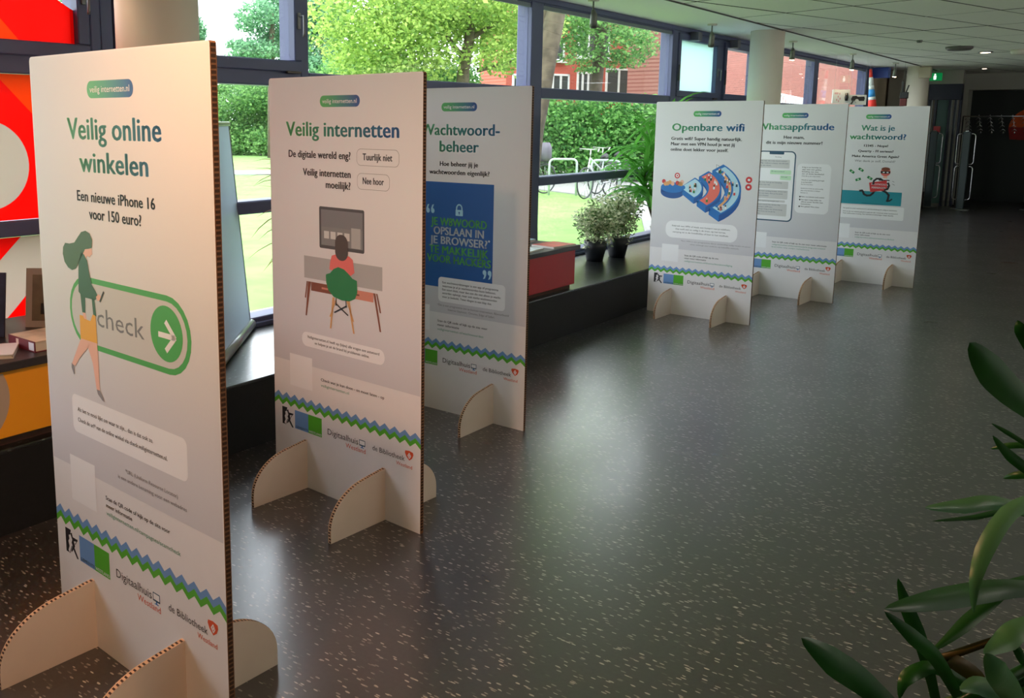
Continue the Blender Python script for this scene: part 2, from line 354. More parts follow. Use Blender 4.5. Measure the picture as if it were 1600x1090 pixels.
# columns
for k, (x, y) in enumerate(((-3.66, 2.63), (-3.62, 11.12), (-3.5, 19.4))):
    z0 = PZ if k < 2 else PZ
    c = MB().lathe([(.19, 0), (.19, CZ-z0)], 40).build('column', M['col'], None, loc=(x, y, z0))
    tag(c, ['thick round cream column behind the nearest panel, cut by the top edge', 'round cream column between the brick view and the fourth panel', 'farthest white round column near the green exit sign'][k], 'column', 'round cream columns')
c = MB().box((-.13, -.13, 0), (.13, .13, CZ), None, .01).build('pillar', mat('grey_pillar', (150, 146, 136), .8), None, loc=(-4.08, 20.6, 0)); tag(c, 'square grey pillar just left of the farthest round column', 'pillar')
c = MB().box((-.1, -.06, -.1), (.1, .06, .1), None, .01).build('wall_speaker', mat('beige_box', (170, 160, 140), .7), None, loc=(-3.36, 19.26, 2.58)); tag(c, 'small beige box fixed high on the farthest round column', 'speaker')

# ------------------------------------------------------------------ FACADE
FD = -4.39                                                         # outer face of the frames
def vbar(y0, y1, z0=PZ, z1=CZ, x1=XF): return bx((FD, y0, z0), (x1, y1, z1), None, .006)
FRM = M['frame']
wins = {}
def bay(n, y0, y1, fixed, film=False):
    """one bay between mullion centre lines; fixed: three panes with a mid rail, else an opening sash above"""
    w = thing('window_%d' % n, None, None, (0, 0, 0)); w['kind'] = 'structure'
    a, b = y0, y1
    struct('sill_bar', bx((FD, a, PZ), (XF+.01, b, PZ+.06), None, .006), FRM, w)
    struct('sill_groove_bar', bx((XF, a, PZ), (XF+.03, b, PZ+.03), None, .004), FRM, w)
    struct('mid_rail', bx((FD, a, 1.055), (XF, b, 1.135), None, .008), FRM, w)
    struct('transom', bx((FD, a, 1.838), (XF, b, 1.93), None, .006), FRM, w)
    struct('head_bar', bx((FD, a, 2.635 if fixed else 2.62), (XF, b, CZ), None, .006), FRM, w)
    g = M['glass']
    for z0, z1 in ((PZ+.06, 1.055), (1.135, 1.838)):
        struct('pane', bx((-4.282, a, z0), (-4.276, b, z1)), g, w)
    if fixed:
        struct('pane', bx((-4.282, a, 1.93), (-4.276, b, 2.635)), g, w)
        gb = MB()
        gb.box((XF-.02, a, 2.60), (XF-.004, b, 2.635)); struct('glazing_bead', gb, mat('bead_grey', (110, 120, 130), .4), w)
    else:                                                          # sash with a wide frame standing 25 mm proud
        sx = XF+.025; s = thing('sash', None, None); s.parent = w; del_keys(s)
        f = MB(); f.box((FD+.02, a+.01, 1.925), (sx, b-.01, 1.995), None, .006); f.box((FD+.02, a+.01, 2.56), (sx, b-.01, 2.63), None, .006)
        f.box((FD+.02, a+.01, 1.995), (sx, a+.075, 2.56), None, .006); f.box((FD+.02, b-.075, 1.995), (sx, b-.01, 2.56), None, .006)
        f.build('sash_frame', FRM, s)
        bx((-4.282, a+.075, 1.995), (-4.276, b-.075, 2.56)).build('sash_pane', M['frost'] if n == 4 else g, s)
        hz = 2.27
        h = MB().box((sx, b-.055, hz-.08), (sx+.012, b-.03, hz+.02), None, .003); h.tube([(sx+.01, b-.042, hz), (sx+.05, b-.042, hz), (sx+.05, b-.042, hz-.11), (sx+.045, b-.042, hz-.13)], .008, 8)
        h.build('handle', mat('handle_grey', (120, 120, 122), .35, .5), s)
        MB().box((sx, b-.16, 1.915), (sx+.02, b-.04, 1.93), None, .003).build('hinge', mat('hinge_bronze', (80, 72, 66), .4, .6), s)
        MB().box((sx, a+.012, 2.1), (sx+.018, a+.03, 2.28), None, .003).build('stay_arm', M['steel'], s)
    return w
def del_keys(o):
    for k in list(o.keys()): del o[k]
bays = [(1, -.7, 1.2, True), (2, 1.25, 2.64, False), (3, 2.84, 4.13, False), (9, 4.2, 6.88, True), (10, 7.09, 9.86, True), (4, 10.0, 11.24, False), (5, 11.44, 12.7, False), (6, 12.85, 15.4, True), (7, 15.64, 18.7, True)]
for n, a, b, fx in bays: bay(n, a, b, fx)
struct('wall_light_block', bx((XF-.15, -6, PZ), (XF, -.9, CZ)), M['wallw'])  # unseen wall added in place of glazing to cut daylight near the camera
mu = [(-.9, -.7), (1.2, 1.25), (4.13, 4.2), (6.88, 6.945), (6.945, 7.09), (9.86, 10.0), (11.24, 11.44), (12.7, 12.85), (15.4, 15.64), (18.7, 18.9), (18.9, 19.15), (2.64, 2.70), (2.705, 2.78), (2.785, 2.84)]
for i, (a, b) in enumerate(mu): struct('trim_%d' % (i+2), vbar(a, b, x1=XF+(.012 if i % 2 else 0)), FRM)
struct('trim_20', bx((FD, -6, CZ-.05), (XF+.02, 19.2, CZ), None, .005), FRM)
struct('trim_21', bx((-4.24, 19.15, 2.5), (-3.96, 19.35, 2.69), None, .004), mat('bright_blue_paint', (58, 84, 176), .4))
# blind brackets and their things
for k, y in enumerate((10.35, 11.62)):
    t = MB().box((-4.235, y-.05, 2.56), (-4.12, y+.05, 2.66), None, .008).build('blind_bracket', mat('bracket_grey', (92, 92, 104), .5)); tag(t, ['grey box bracket at the top left of the frosted sash window', 'grey box bracket over the sash right beside the cream column'][k], 'bracket', 'brackets on the window head')
# coloured film on the left bay, a hair inside the glass; polygons in (y,z)
fx = -4.268
films = []
def film(name, poly, m, parent, x=fx): MB().prism(poly, lambda u, v, w: (x+w, u, v), .0012).build(name, m, parent)
ft = thing('window_mural', 'red, orange and white translucent shapes stuck on the left window panes', 'window film', (fx, 1.3, PZ))
def wfilm(name, poly, m, k=0):
    MB().prism(poly, lambda u, v, w: (k*.0015+w, u-1.3, v-PZ), .0012).build(name, m, ft)
fr = film_mat('film_red', (250, 28, 8), .62); frd = film_mat('film_deep_red', (226, 12, 2), .62); fo = film_mat('film_orange', (250, 116, 0), .62); fwh = film_mat('film_white', (222, 214, 206), .5)
a0, b0 = 1.325, 2.565
wfilm('red_film', [(2.275, 1.995), (2.547, 1.995), (2.547, 2.171), (2.44, 2.23), (2.1, 2.42), (1.87, 2.5), (2.184, 2.095)], fr); wfilm('deep_red_film', [(2.547, 1.995), (b0, 1.995), (b0, 2.163), (2.547, 2.171)], frd)
wfilm('orange_film', [(a0, 1.995), (2.275, 1.995), (2.184, 2.095), (1.87, 2.5), (a0, 2.5)], fo)
cc = (2.07, 1.405)
wfilm('red_film', [(1.25, 1.137), (cc[0], 1.137)]+[(cc[0]-.215*math.sin(t*PI/24), cc[1]-.215*math.cos(t*PI/24)) for t in range(25)]+[(cc[0], 1.836), (1.25, 1.836)], fr)
wfilm('red_film', [(cc[0], 1.137), (2.64, 1.137), (2.64, 1.31), (2.14, 1.836), (cc[0], 1.836)]+[(cc[0]+.215*math.sin(t*PI/24), cc[1]-.215*math.cos(t*PI/24)) for t in range(24, -1, -1)], fr); wfilm('orange_film', [(2.14, 1.836), (2.64, 1.836), (2.64, 1.31)], fo)
wfilm('white_disc', [(cc[0]+.215*math.cos(t*PI/24), cc[1]+.215*math.sin(t*PI/24)) for t in range(48)], fwh, 0)
wfilm('white_film', [(1.25, .41), (2.08, .41), (2.10, .60), (2.115, .65), (2.17, .70), (2.22, .75), (2.26, .79), (2.64, 1.0), (2.64, 1.053), (2.22, 1.053), (2.10, .94), (1.25, .6)], fwh); wfilm('red_film', [(1.25, .6), (2.10, .94), (2.22, 1.053), (1.25, 1.053)], fr)
wfilm('red_film', [(2.08, .41), (2.64, .41), (2.64, 1.0), (2.26, .79), (2.22, .75), (2.17, .70), (2.115, .65), (2.10, .60)], fr, 0)

# ------------------------------------------------------------------ DISPLAY PANELS
_fc = {}
def text_mesh(s, bold):
    k = (s, bold)
    if k in _fc: return _fc[k]
    cu = bpy.data.curves.new('t', 'FONT'); cu.body = s; cu.size = 1; cu.resolution_u = 2 if not bold else 3; cu.fill_mode = 'BOTH'
    cu.offset = 0.0
    cu.space_character = 1.03 if bold else 1
    o = bpy.data.objects.new('t', cu); COL.objects.link(o)
    me = bpy.data.meshes.new_from_object(o.evaluated_get(bpy.context.evaluated_depsgraph_get()))
    v = np.zeros(len(me.vertices)*3); me.vertices.foreach_get('co', v); v = v.reshape(-1, 3)
    f = [tuple(p.vertices) for p in me.polygons]
    bpy.data.objects.remove(o); bpy.data.curves.remove(cu); bpy.data.meshes.remove(me)
    _fc[k] = (v, f, v[:, 0].min(), v[:, 0].max()); return _fc[k]
_h = text_mesh('H', False)[0]; CAPH = _h[:, 1].max()
class Print:
    """collects flat print in panel coordinates (u right, v up); layer k lies k*0.25 mm proud"""
    def __init__(s): s.items = []; s.nm = None; s.gap = 0
    def name(s, nm): s.nm = nm; return s
    def cur(s, key, base):
        if s.nm: base = s.nm; key = s.nm
        if not s.items or s.items[-1][0] != key: mb = MB(); mb.flat = True; s.items.append((key, base, mb))
        return s.items[-1][2]
    def poly(s, pts, m, k=1):
        n = len(pts); ar = sum(pts[i][0]*pts[(i+1) % n][1]-pts[(i+1) % n][0]*pts[i][1] for i in range(n))
        if ar < 0: pts = pts[::-1]
        us = [p[0] for p in pts]; vs_ = [p[1] for p in pts]; bb = (min(us), min(vs_), max(us), max(vs_)); L_ = getattr(s, 'bb', None)
        if L_ and s.items and s.items[-1][0] == 'p'+m+str(s.gap) and (bb[2]-bb[0])*(bb[3]-bb[1]) > .0006 and (bb[0] > L_[2]+.012 or bb[2] < L_[0]-.012 or bb[1] > L_[3]+.012 or bb[3] < L_[1]-.012): s.gap += 1; L_ = None
        elif s.items and s.items[-1][0] != 'p'+m+str(s.gap): L_ = None
        s.bb = (min(bb[0], L_[0]), min(bb[1], L_[1]), max(bb[2], L_[2]), max(bb[3], L_[3])) if L_ else bb
        s.cur('p'+m+str(s.gap), SHN.get(m, m)+'_shape').add([(u, -.00025*k, v) for u, v in pts], [tuple(range(n))], P[m]); return s
    def rect(s, u0, v0, u1, v1, m, k=1, r=0):
        if not r: return s.poly([(u0, v0), (u1, v0), (u1, v1), (u0, v1)], m, k)
        pts = []
        for cx, cy, a in ((u1-r, v0+r, -90), (u1-r, v1-r, 0), (u0+r, v1-r, 90), (u0+r, v0+r, 180)):
            for t in range(7): an = math.radians(a+t*15); pts.append((cx+r*math.cos(an), cy+r*math.sin(an)))
        return s.poly(pts, m, k)
    def ell(s, u, v, a, b, m, k=1, n=28, t0=0, t1=360):
        return s.poly([(u+a*math.cos(math.radians(t0+(t1-t0)*i/n)), v+b*math.sin(math.radians(t0+(t1-t0)*i/n))) for i in range(n+(t1-t0 < 360))], m, k)
    def line(s, pts, w, m, k=1):
        for i in range(len(pts)-1):
            a, b = Vector(pts[i]), Vector(pts[i+1]); d = (b-a).normalized(); n = Vector((-d.y, d.x))*w/2; e = d*w*.25
            s.poly([tuple(a-e+n), tuple(b+e+n), tuple(b+e-n), tuple(a-e-n)], m, k)
        return s
    def text(s, st, u0, u1, v, cap, m, bold=False, k=2):
        V, F, x0, x1 = text_mesh(st, bold); sx = (u1-u0)/(x1-x0); sy = cap/CAPH
        s.tn = getattr(s, 'tn', 0)+1; mb = s.cur('t%d' % s.tn, 'text_line' if cap < .04 else 'title_line')
        sh = ((0, 0),) if not bold else ((-.016, 0), (.016, 0), (0, -.012), (0, .012), (-.034, 0), (.034, 0))
        if bold: sx = (u1-u0)/(x1-x0+.06); x0 = x0-.03
        for dx, dy in (sh if cap > .018 else sh[:2]):
            b = len(mb.v); mb.v += [(u0+(p[0]-x0+dx)*sx, -.00025*k, v+(p[1]+dy)*sy) for p in V]; mb.f += [tuple(i+b for i in f) for f in F]
            kk = mb.mid(P[m]); mb.mi += [kk]*len(F); mb.smooth += [False]*len(F)
        return s
    def done(s, name, parent):
        out = [mb.build(base if len(s.items) > 1 or name in ('illustration', 'body_lettering', 'sponsor_logos') else name, None, parent) for key, base, mb in s.items]
        return out[0]
SHN = dict(ink='black', inkg='grey', w='white', lb='pale_blue', dblue='dark_blue', dteal='petrol', lgrey='light_grey', dgrey='dark_grey', grey='mid_grey', frame='charcoal', skin='skin_tone', skirt='ochre', dgreen='bottle_green', hairg='moss_green', hair='brown', chairg='emerald', wood='walnut', wood2='rosewood', wood3='pale_wood', isob='bright_blue', isod='deep_blue', isol='ice_blue', pgreen='pale_green', linkg='sea_green', title='gradient', badge='badge', tint='tinted')
PW, PH, PT = .9, 1.8, .019
def board_mb():
    mb = MB(); mb.box((0, 0, 0), (PW, PT, PH), M['white'])
    mb.mid(M['kraft'])
    return mb
def build_board(parent):
    mb = MB(); n = 5; r = .012
    pts = [(0, 0), (PW, 0), (PW, PH-r*.4), (PW-r*.4, PH), (r, PH), (r*.3, PH-r*.3), (0, PH-r)]
    mb.prism(pts, lambda u, v, w: (u, w, v), PT, M['white'], M['kraft'])
    return mb.build('board', None, parent)
_rib = None
def edge_ribs(parent):
    """open corrugation showing on the cut right-hand edge: dark slots"""
    global _rib
    if _rib is None:
        mb = MB(); z = .012
        while z < PH-.012:
            mb.box((PW-.002, .003, z), (PW+.0006, PT-.003, z+.0075), M['flute']); z += .0125
        o = mb.build('edge_flutes', None, parent, kind='stuff'); _rib = o.data; return o
    o = bpy.data.objects.new('edge_flutes', _rib); link(o, parent); o['kind'] = 'stuff'; return o
FH, FDp = .222, .300
def foot_profile(sign, gap=0):
    """outline in (w,z); w distance from the board, rising to FH at the board; sign -1 front, +1 back"""
    pts = [(gap, 0), (FDp, 0), (FDp, .05)]
    for t in range(1, 12):
        a = math.radians(90*t/12); pts.append((FDp-.215*(1-math.cos(a)), .05+(FH-.062)*math.sin(a)))
    pts += [(gap, FH)]
    return pts
_foot = {}
def foot(parent, u):
    if 'm' not in _foot:
        mb = MB(); T = .016
        for sgn in (-1, 1):
            pr = foot_profile(sgn)
            off = 0 if sgn < 0 else PT
            mb.prism(pr, lambda a, v, w, sgn=sgn, off=off: (w-T/2, (sgn*a+off), v), T, M['cream'], M['lightkraft'])
        o = mb.build('foot', None, parent); _foot['m'] = o.data; o.location = (u, 0, 0)
        fl = MB()
        for sgn in (-1, 1):
            off = 0 if sgn < 0 else PT
            pr = foot_profile(sgn)[1:]
            acc = 0
            for i in range(len(pr)-1):
                a = Vector(pr[i]); b = Vector(pr[i+1]); L = (b-a).length; d = (b-a)/L; nrm = Vector((d.y, -d.x)); t = .004-acc if acc < .004 else .002
                t = .003
                while t+.005 < L:
                    p = a+d*t; q = a+d*(t+.0055); i1 = p-nrm*.002; j1 = q-nrm*.002; p2 = p+nrm*.0006; q2 = q+nrm*.0006
                    sl = .002 if int(t*1000) % 2 else -.001
                    fl.prism([tuple(i1), tuple(p2), tuple(q2), tuple(j1)], lambda a_, v, w, sgn=sgn, off=off, sl=sl: (w-.0055+sl, sgn*a_+off, v), .0105, M['flute'])
                    t += .0125
        f = fl.build('flutes', None, o, kind='stuff'); _foot['f'] = f.data; return o
    o = bpy.data.objects.new('foot', _foot['m']); link(o, parent); o.location = (u, 0, 0)
    f = bpy.data.objects.new('flutes', _foot['f']); link(f, o); f['kind'] = 'stuff'; return o
def zig(pr, va, th, m, k):
    n = 32; up = [(i*PW/n, va+(.0105 if i % 2 else -.0105)) for i in range(n+1)]
    for i in range(n): (a, b), (c, d) = up[i], up[i+1]; pr.poly([(a, b-th), (c, d-th), (c, d), (a, b)], m, k)
def common(board):
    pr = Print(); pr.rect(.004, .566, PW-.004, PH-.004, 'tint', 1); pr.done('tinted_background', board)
    pr = Print(); zig(pr, .377, .017, 'lime', 1) if False else None
    zig(pr, .4035, .0215, 'blue', 1); zig(pr, .382, .0205, 'lime', 1); pr.done('zigzag_ribbon', board)
    pr = Print(); pr.rect(.331, 1.676, .566, 1.722, 'badge', 2, .022); pr.text('veilig internetten.nl', .346, .548, 1.691, .017, 'w', False, 3); pr.done('badge', board)
    pr = Print()                                                   # sponsor logos
    pr.rect(.14, .258, .231, .343, 'blue', 1); pr.rect(.231, .258, .32, .343, 'lime', 1)
    pr.text('GEMEENTE', .145, .229, .262, .010, 'ink', False); pr.text('WESTLAND', .234, .318, .262, .010, 'w', True)
    pr.poly([(.052, .262), (.052, .343), (.088, .343), (.082, .325), (.072, .322), (.075, .31), (.068, .3), (.074, .285), (.066, .27), (.072, .262)], 'ink', 1)
    pr.poly([(.083, .330), (.094, .335), (.098, .322), (.128, .322), (.128, .316), (.104, .310), (.110, .295), (.106, .288), (.130, .258), (.120, .256), (.098, .280), (.088, .268), (.084, .272), (.094, .292), (.088, .3), (.094, .312)], 'ink', 1)
    pr.line([(.09, .29), (.075, .262)], .003, 'ink'); pr.line([(.128, .322), (.112, .302)], .003, 'ink')
    pr.text('Digitaalhuis', .358, .548, .283, .026, 'ink'); pr.text('Westland', .472, .592, .254, .019, 'orange')
    pr.rect(.554, .283, .590, .309, 'dteal', 1, .002); pr.rect(.557, .288, .587, .306, 'w', 2); pr.rect(.569, .276, .575, .283, 'isob'); pr.rect(.562, .274, .582, .277, 'isob')
    pr.text('de Bibliotheek', .633, .815, .283, .021, 'ink'); pr.text('Westland', .768, .856, .258, .015, 'orange')
    pr.poly([(.840, .292), (.824, .305), (.816, .320), (.818, .329), (.840, .332), (.860, .328), (.862, .318), (.855, .303)], 'orange', 1)
    pr.line([(.84, .300), (.832, .311), (.84, .322), (.848, .311), (.84, .300)], .0035, 'w', 2); pr.ell(.84, .311, .003, .004, 'w', 2)
    pr.done('sponsor_logos', board)
def scan_block(pr, lines, link_):
    pr.rect(.112, .455, .262, .602, 'w', 2)
    v = .513
    for s, u1 in lines: pr.text(s, .318, u1, v, .0125, 'ink', True); v -= .0235
    pr.text(link_[0], .318, link_[1], v-.001, .0125, 'linkg')
def lines(pr, L, cap, m='ink', bold=True, k=3):
    for s, a, b, v in L: pr.text(s, a, b, v, cap, m, bold, k)

stands = []
SP = [(-2.601, 1.413, -3.16), (-2.988, 2.708, -3.75), (-3.325, 3.958, -.3), (-3.278, 7.35, -1.8), (-3.003, 8.783, -2.7), (-2.594, 10.142, -1.9)]
SL = ['nearest white panel with green check button and walking woman drawing', 'second white panel from the left, woman at a grey screen in a green chair', 'white panel with dark blue block of bold capitals, behind the second panel',
      'white panel with blue wifi symbol made of rooms, right of the potted palm', 'white panel with a drawn phone chat, second of the far three', 'farthest white panel with a running masked thief on a teal band']
for i, (x, y, r) in enumerate(SP):
    x, y = x, y
    t = thing('display_stand', SL[i], 'display panel', (x, y, 0.0005), math.radians(r), 'white cardboard display panels')
    b = build_board(t); edge_ribs(b); common(b); foot(t, .214); foot(t, .698); stands.append(b)
# --- panel 1
b = stands[0]
pr = Print(); pr.text('Veilig online', .209, .688, 1.565, .058, 'title', True); pr.text('winkelen', .268, .622, 1.475, .055, 'title', True); pr.done('title_lettering', b)
pr = Print(); lines(pr, [('Een nieuwe iPhone 16', .245, .647, 1.392), ('voor 150 euro?', .308, .579, 1.344)], .029)
pr.rect(.146, .685, .750, .804, 'w', 2, .022)
lines(pr, [('Als het te mooi lijkt om waar te zijn... dan is dat ook zo.', .178, .590, .754), ('Check de url* van de online winkel via check.veiliginternetten.nl.', .177, .657, .721)], .0125)
lines(pr, [('*URL (Uniform Resource Locator)', .437, .700, .628), ('is een andere benaming voor een webadres', .396, .739, .602)], .0115, 'inkg', False)
scan_block(pr, [('Scan de QR code of kijk op de site voor', .655), ('meer informatie', .462)], ('veiliginternetten.nl/campagnes/scamcheck', .702)); pr.done('body_lettering', b)
pr = Print(); pr.rect(.166, .964, .787, 1.174, 'green', 2, .104); pr.rect(.178, .980, .770, 1.158, 'lgrey', 3, .088); pr.ell(.6755, 1.0715, .0745, .0745, 'green', 4, 40)
pr.line([(.642, 1.066), (.712, 1.066)], .015, 'w', 5); pr.line([(.676, 1.102), (.714, 1.066), (.674, 1.028)], .015, 'w', 5)
pr.text('check', .323, .570, 1.038, .054, 'inkg', False, 4)
pr.poly([(.314, 1.262), (.318, 1.285), (.306, 1.302), (.283, 1.308), (.258, 1.302), (.236, 1.285), (.215, 1.268), (.185, 1.262), (.160, 1.262), (.146, 1.248), (.142, 1.228), (.150, 1.205), (.170, 1.190), (.192, 1.185), (.215, 1.192), (.235, 1.210), (.262, 1.240), (.275, 1.254), (.300, 1.258)], 'hairg', 5)
pr.poly([(.252, 1.240), (.272, 1.256), (.312, 1.260), (.314, 1.243), (.306, 1.240), (.300, 1.233), (.284, 1.236), (.276, 1.224)], 'skin', 4)
pr.poly([(.250, 1.245), (.232, 1.205), (.224, 1.125), (.236, 1.118), (.262, 1.112), (.300, 1.112), (.318, 1.112), (.335, 1.125), (.322, 1.14), (.303, 1.155), (.292, 1.19), (.284, 1.222), (.268, 1.238)], 'dgreen', 5)
pr.poly([(.234, 1.12), (.262, 1.115), (.258, 1.065), (.240, 1.065)], 'dgreen', 5); pr.poly([(.298, 1.12), (.314, 1.112), (.320, 1.065), (.303, 1.065)], 'dgreen', 5)
pr.poly([(.242, 1.066), (.258, 1.066), (.264, 1.045), (.246, 1.045)], 'skin', 5); pr.poly([(.324, 1.122), (.338, 1.132), (.352, 1.128), (.346, 1.114), (.330, 1.112)], 'skin', 6); pr.line([(.345, 1.112), (.368, 1.142)], .006, 'ink', 7)
pr.poly([(.224, 1.056), (.244, 1.056), (.25, 1.048), (.285, 1.046), (.300, 1.068), (.316, 1.066), (.318, .985), (.222, .985)], 'skirt', 6)
pr.poly([(.224, .986), (.264, .986), (.268, .968), (.212, .925), (.180, .893), (.160, .897)], 'skin', 5); pr.poly([(.266, .986), (.316, .986), (.318, .96), (.318, .845), (.300, .845), (.286, .92), (.262, .965)], 'skin', 5)
pr.poly([(.158, .900), (.172, .892), (.174, .868), (.168, .866), (.156, .885)], 'shoe', 5); pr.poly([(.300, .846), (.318, .846), (.336, .828), (.342, .816), (.330, .818), (.306, .832)], 'shoe', 5)
pr.done('illustration', b)
# --- panel 2
b = stands[1]
pr = Print(); pr.text('Veilig internetten', .112, .780, 1.558, .058, 'title', True); pr.done('title_lettering', b)
pr = Print(); lines(pr, [('De digitale wereld eng?', .127, .512, 1.468), ('Veilig internetten', .219, .512, 1.394), ('moeilijk?', .362, .511, 1.347)], .029)
pr.rect(.547, 1.446, .780, 1.512, 'dgrey', 2, .022); pr.rect(.5485, 1.4475, .7785, 1.5105, 'tint', 3, .021); pr.rect(.549, 1.352, .730, 1.416, 'dgrey', 2, .022); pr.rect(.5505, 1.3535, .7285, 1.4145, 'tint', 3, .021)
lines(pr, [('Tuurlijk niet', .581, .744, 1.468), ('Nee hoor', .581, .699, 1.374)], .026, k=4)
pr.rect(.197, .652, .703, .716, 'w', 2, .03); lines(pr, [('Veiliginternetten.nl heeft op (bijna) alle vragen een antwoord', .233, .673, .690), ('en helpen je uit de brand bij problemen online.', .281, .616, .669)], .0115)
scan_block(pr, [('Check wat je kan doen - en moet laten - op', .701)], ('veiliginternetten.nl', .494)); pr.done('body_lettering', b)
pr = Print(); pr.rect(.319, 1.094, .589, 1.269, 'frame', 2, .008); pr.rect(.331, 1.108, .580, 1.257, 'dgrey', 3); pr.rect(.331, 1.185, .580, 1.257, 'inkg', 4)
for u in (.349, .389, .431, .473): pr.rect(u, 1.137, u+.031, 1.168, 'lgrey', 5)
pr.rect(.514, 1.110, .568, 1.192, 'grey', 5); pr.rect(.218, .955, .690, 1.051, 'grey', 2)
pr.poly([(.262, .941), (.640, .941), (.640, .903), (.262, .903)], 'wood', 3); pr.rect(.535, .903, .640, .941, 'wood2', 4); pr.rect(.33, .918, .37, .926, 'wood2', 4); pr.rect(.53, .918, .56, .925, 'wood', 5)
for q in ([(.243, .941), (.262, .941), (.232, .789), (.224, .789)], [(.234, .941), (.241, .941), (.228, .866), (.221, .868)], [(.640, .941), (.652, .941), (.684, .788), (.676, .788)], [(.656, .941), (.663, .941), (.684, .865), (.677, .865)]): pr.poly(q, 'wood', 5)
pr.poly([(.385, 1.040), (.396, 1.068), (.42, 1.075), (.50, 1.075), (.522, 1.062), (.532, 1.01), (.50, .99), (.38, 1.008)], 'coral', 5)
pr.rect(.417, 1.052, .494, 1.160, 'hair', 7, .036)
pr.poly([(.358, .978), (.360, .985), (.385, .993), (.405, 1.012), (.435, 1.024), (.470, 1.018), (.500, 1.000), (.520, .985), (.546, .979), (.548, .93), (.535, .903), (.500, .888), (.455, .886), (.405, .895), (.372, .92), (.36, .95)], 'chairg', 7)
for q in ([(.41, .892), (.388, .756), (.380, .756), (.398, .892)], [(.42, .892), (.424, .892), (.386, .806), (.378, .806)], [(.49, .892), (.502, .892), (.530, .756), (.522, .756)], [(.48, .892), (.49, .892), (.528, .806), (.521, .806)]): pr.poly(q, 'wood3', 6)
pr.line([(.410, .829), (.484, .866)], .006, 'ink', 8); pr.line([(.418, .868), (.492, .828)], .006, 'ink', 8); pr.line([(.42, .89), (.42, .86)], .005, 'ink', 8); pr.line([(.48, .89), (.482, .86)], .005, 'ink', 8)
pr.done('illustration', b)
# --- panel 3
b = stands[2]
pr = Print(); pr.text('Wachtwoord-', .19, .712, 1.550, .058, 'title', True); pr.text('beheer', .320, .582, 1.461, .058, 'title', True); pr.done('title_lettering', b)
pr = Print(); lines(pr, [('Hoe beheer jij je', .324, .578, 1.384), ('wachtwoorden eigenlijk?', .251, .653, 1.339)], .024)
pr.rect(.322, .631, .768, .770, 'w', 4, .022)
lines(pr, [('Een wachtwoordmanager is een app of programma', .350, .724, .735), ('waarmee je al je wachtwoorden kunt beheren.', .350, .708, .715), ('Een soort kluis, maar dan een die niet alleen je wacht-', .350, .742, .695), ('woorden opbergt, maar ook sterke wachtwoorden', .350, .716, .675), ('voor je bedenkt. Twee vliegen in een klap dus.', .350, .683, .654)], .0115, k=5)
lines(pr, [('*Dit is een programma om te kunnen internetten. Bijvoorbeeld', .317, .792, .605), ('Internet Explorer, Chrome, Edge of Safari.', .391, .704, .584)], .0115, 'inkg', False)
scan_block(pr, [('Scan de QR code of kijk op de site voor', .658), ('meer informatie', .469)], ('veiliginternetten.nl/wachtwoorden', .632)); pr.done('body_lettering', b)
pr = Print(); pr.rect(.115, .712, .683, 1.296, 'dblue', 2)
lines(pr, [('JE W8WOORD', .266, .642, 1.058), ('TE MAKKELIJK', .254, .656, .902), ('VOOR HACKERS', .240, .672, .851)], .042, 'bgreen'); lines(pr, [('OPSLAAN IN', .285, .624, 1.007), ('JE BROWSER?', .260, .648, .955)], .042, 'w')
pr.ell(.658, .995, .006, .006, 'w', 3); pr.rect(.435, 1.117, .484, 1.150, 'lb', 3, .003)
pr.poly([(.438, 1.145)]+[(.4595+.0215*math.cos(math.radians(180-a)), 1.158+.024*math.sin(math.radians(a))) for a in range(0, 181, 15)]+[(.481, 1.145), (.474, 1.145)]+[(.4595+.0135*math.cos(math.radians(a)), 1.158+.016*math.sin(math.radians(a))) for a in range(0, 181, 15)]+[(.445, 1.145)], 'lb', 4)
pr.ell(.4595, 1.135, .005, .005, 'dblue', 5); pr.rect(.457, 1.124, .462, 1.133, 'dblue', 5)
def quote(u, v, s_):
    for du in (0, .033*abs(s_)):
        pr.ell(u+du, v, .012, .014, 'lb', 3, 14); q = 1 if s_ > 0 else -1
        pr.poly([(u+du-.012*q, v), (u+du-.012*q, v+.012*q), (u+du-.004*q, v+.032*q), (u+du+.008*q, v+.036*q), (u+du+.002*q, v+.02*q), (u+du, v+.01*q)], 'lb', 4)
quote(.245, 1.135, 1); quote(.632, .825, -1); pr.done('illustration', b)
# --- panel 4
b = stands[3]
pr = Print(); pr.text('Openbare wifi', .150, .761, 1.561, .058, 'title', True); pr.done('title_lettering', b)
pr = Print(); lines(pr, [('Gratis wifi? Super handig natuurlijk.', .148, .747, 1.484), ('Maar met een VPN houd je wat jij', .146, .690, 1.440), ('online doet lekker voor jezelf.', .146, .640, 1.394)], .025)
pr.rect(.137, .662, .757, .806, 'w', 2, .06); lines(pr, [('Gebruik een VPN of maak een hotspot van je telefoon.', .192, .698, .758), ('Dat surft wel zo veilig in de trein, op het terras,', .228, .660, .732), ('camping en in de hotellobby of hier in het stadhuis.', .203, .687, .706)], .0125, 'ink', False)
lines(pr, [('*Een VPN is een programma dat je verbinding veilig maakt en jouw', .279, .870, .635), ('adres verbergt voor anderen op hetzelfde netwerk.', .362, .778, .611)], .010, 'inkg', False)
scan_block(pr, [('Scan de QR code of kijk op de site', .613), ('voor meer informatie', .508)], ('veiliginternetten.nl/themas/basisbeveiliging', .732)); pr.done('body_lettering', b)
pr = Print()
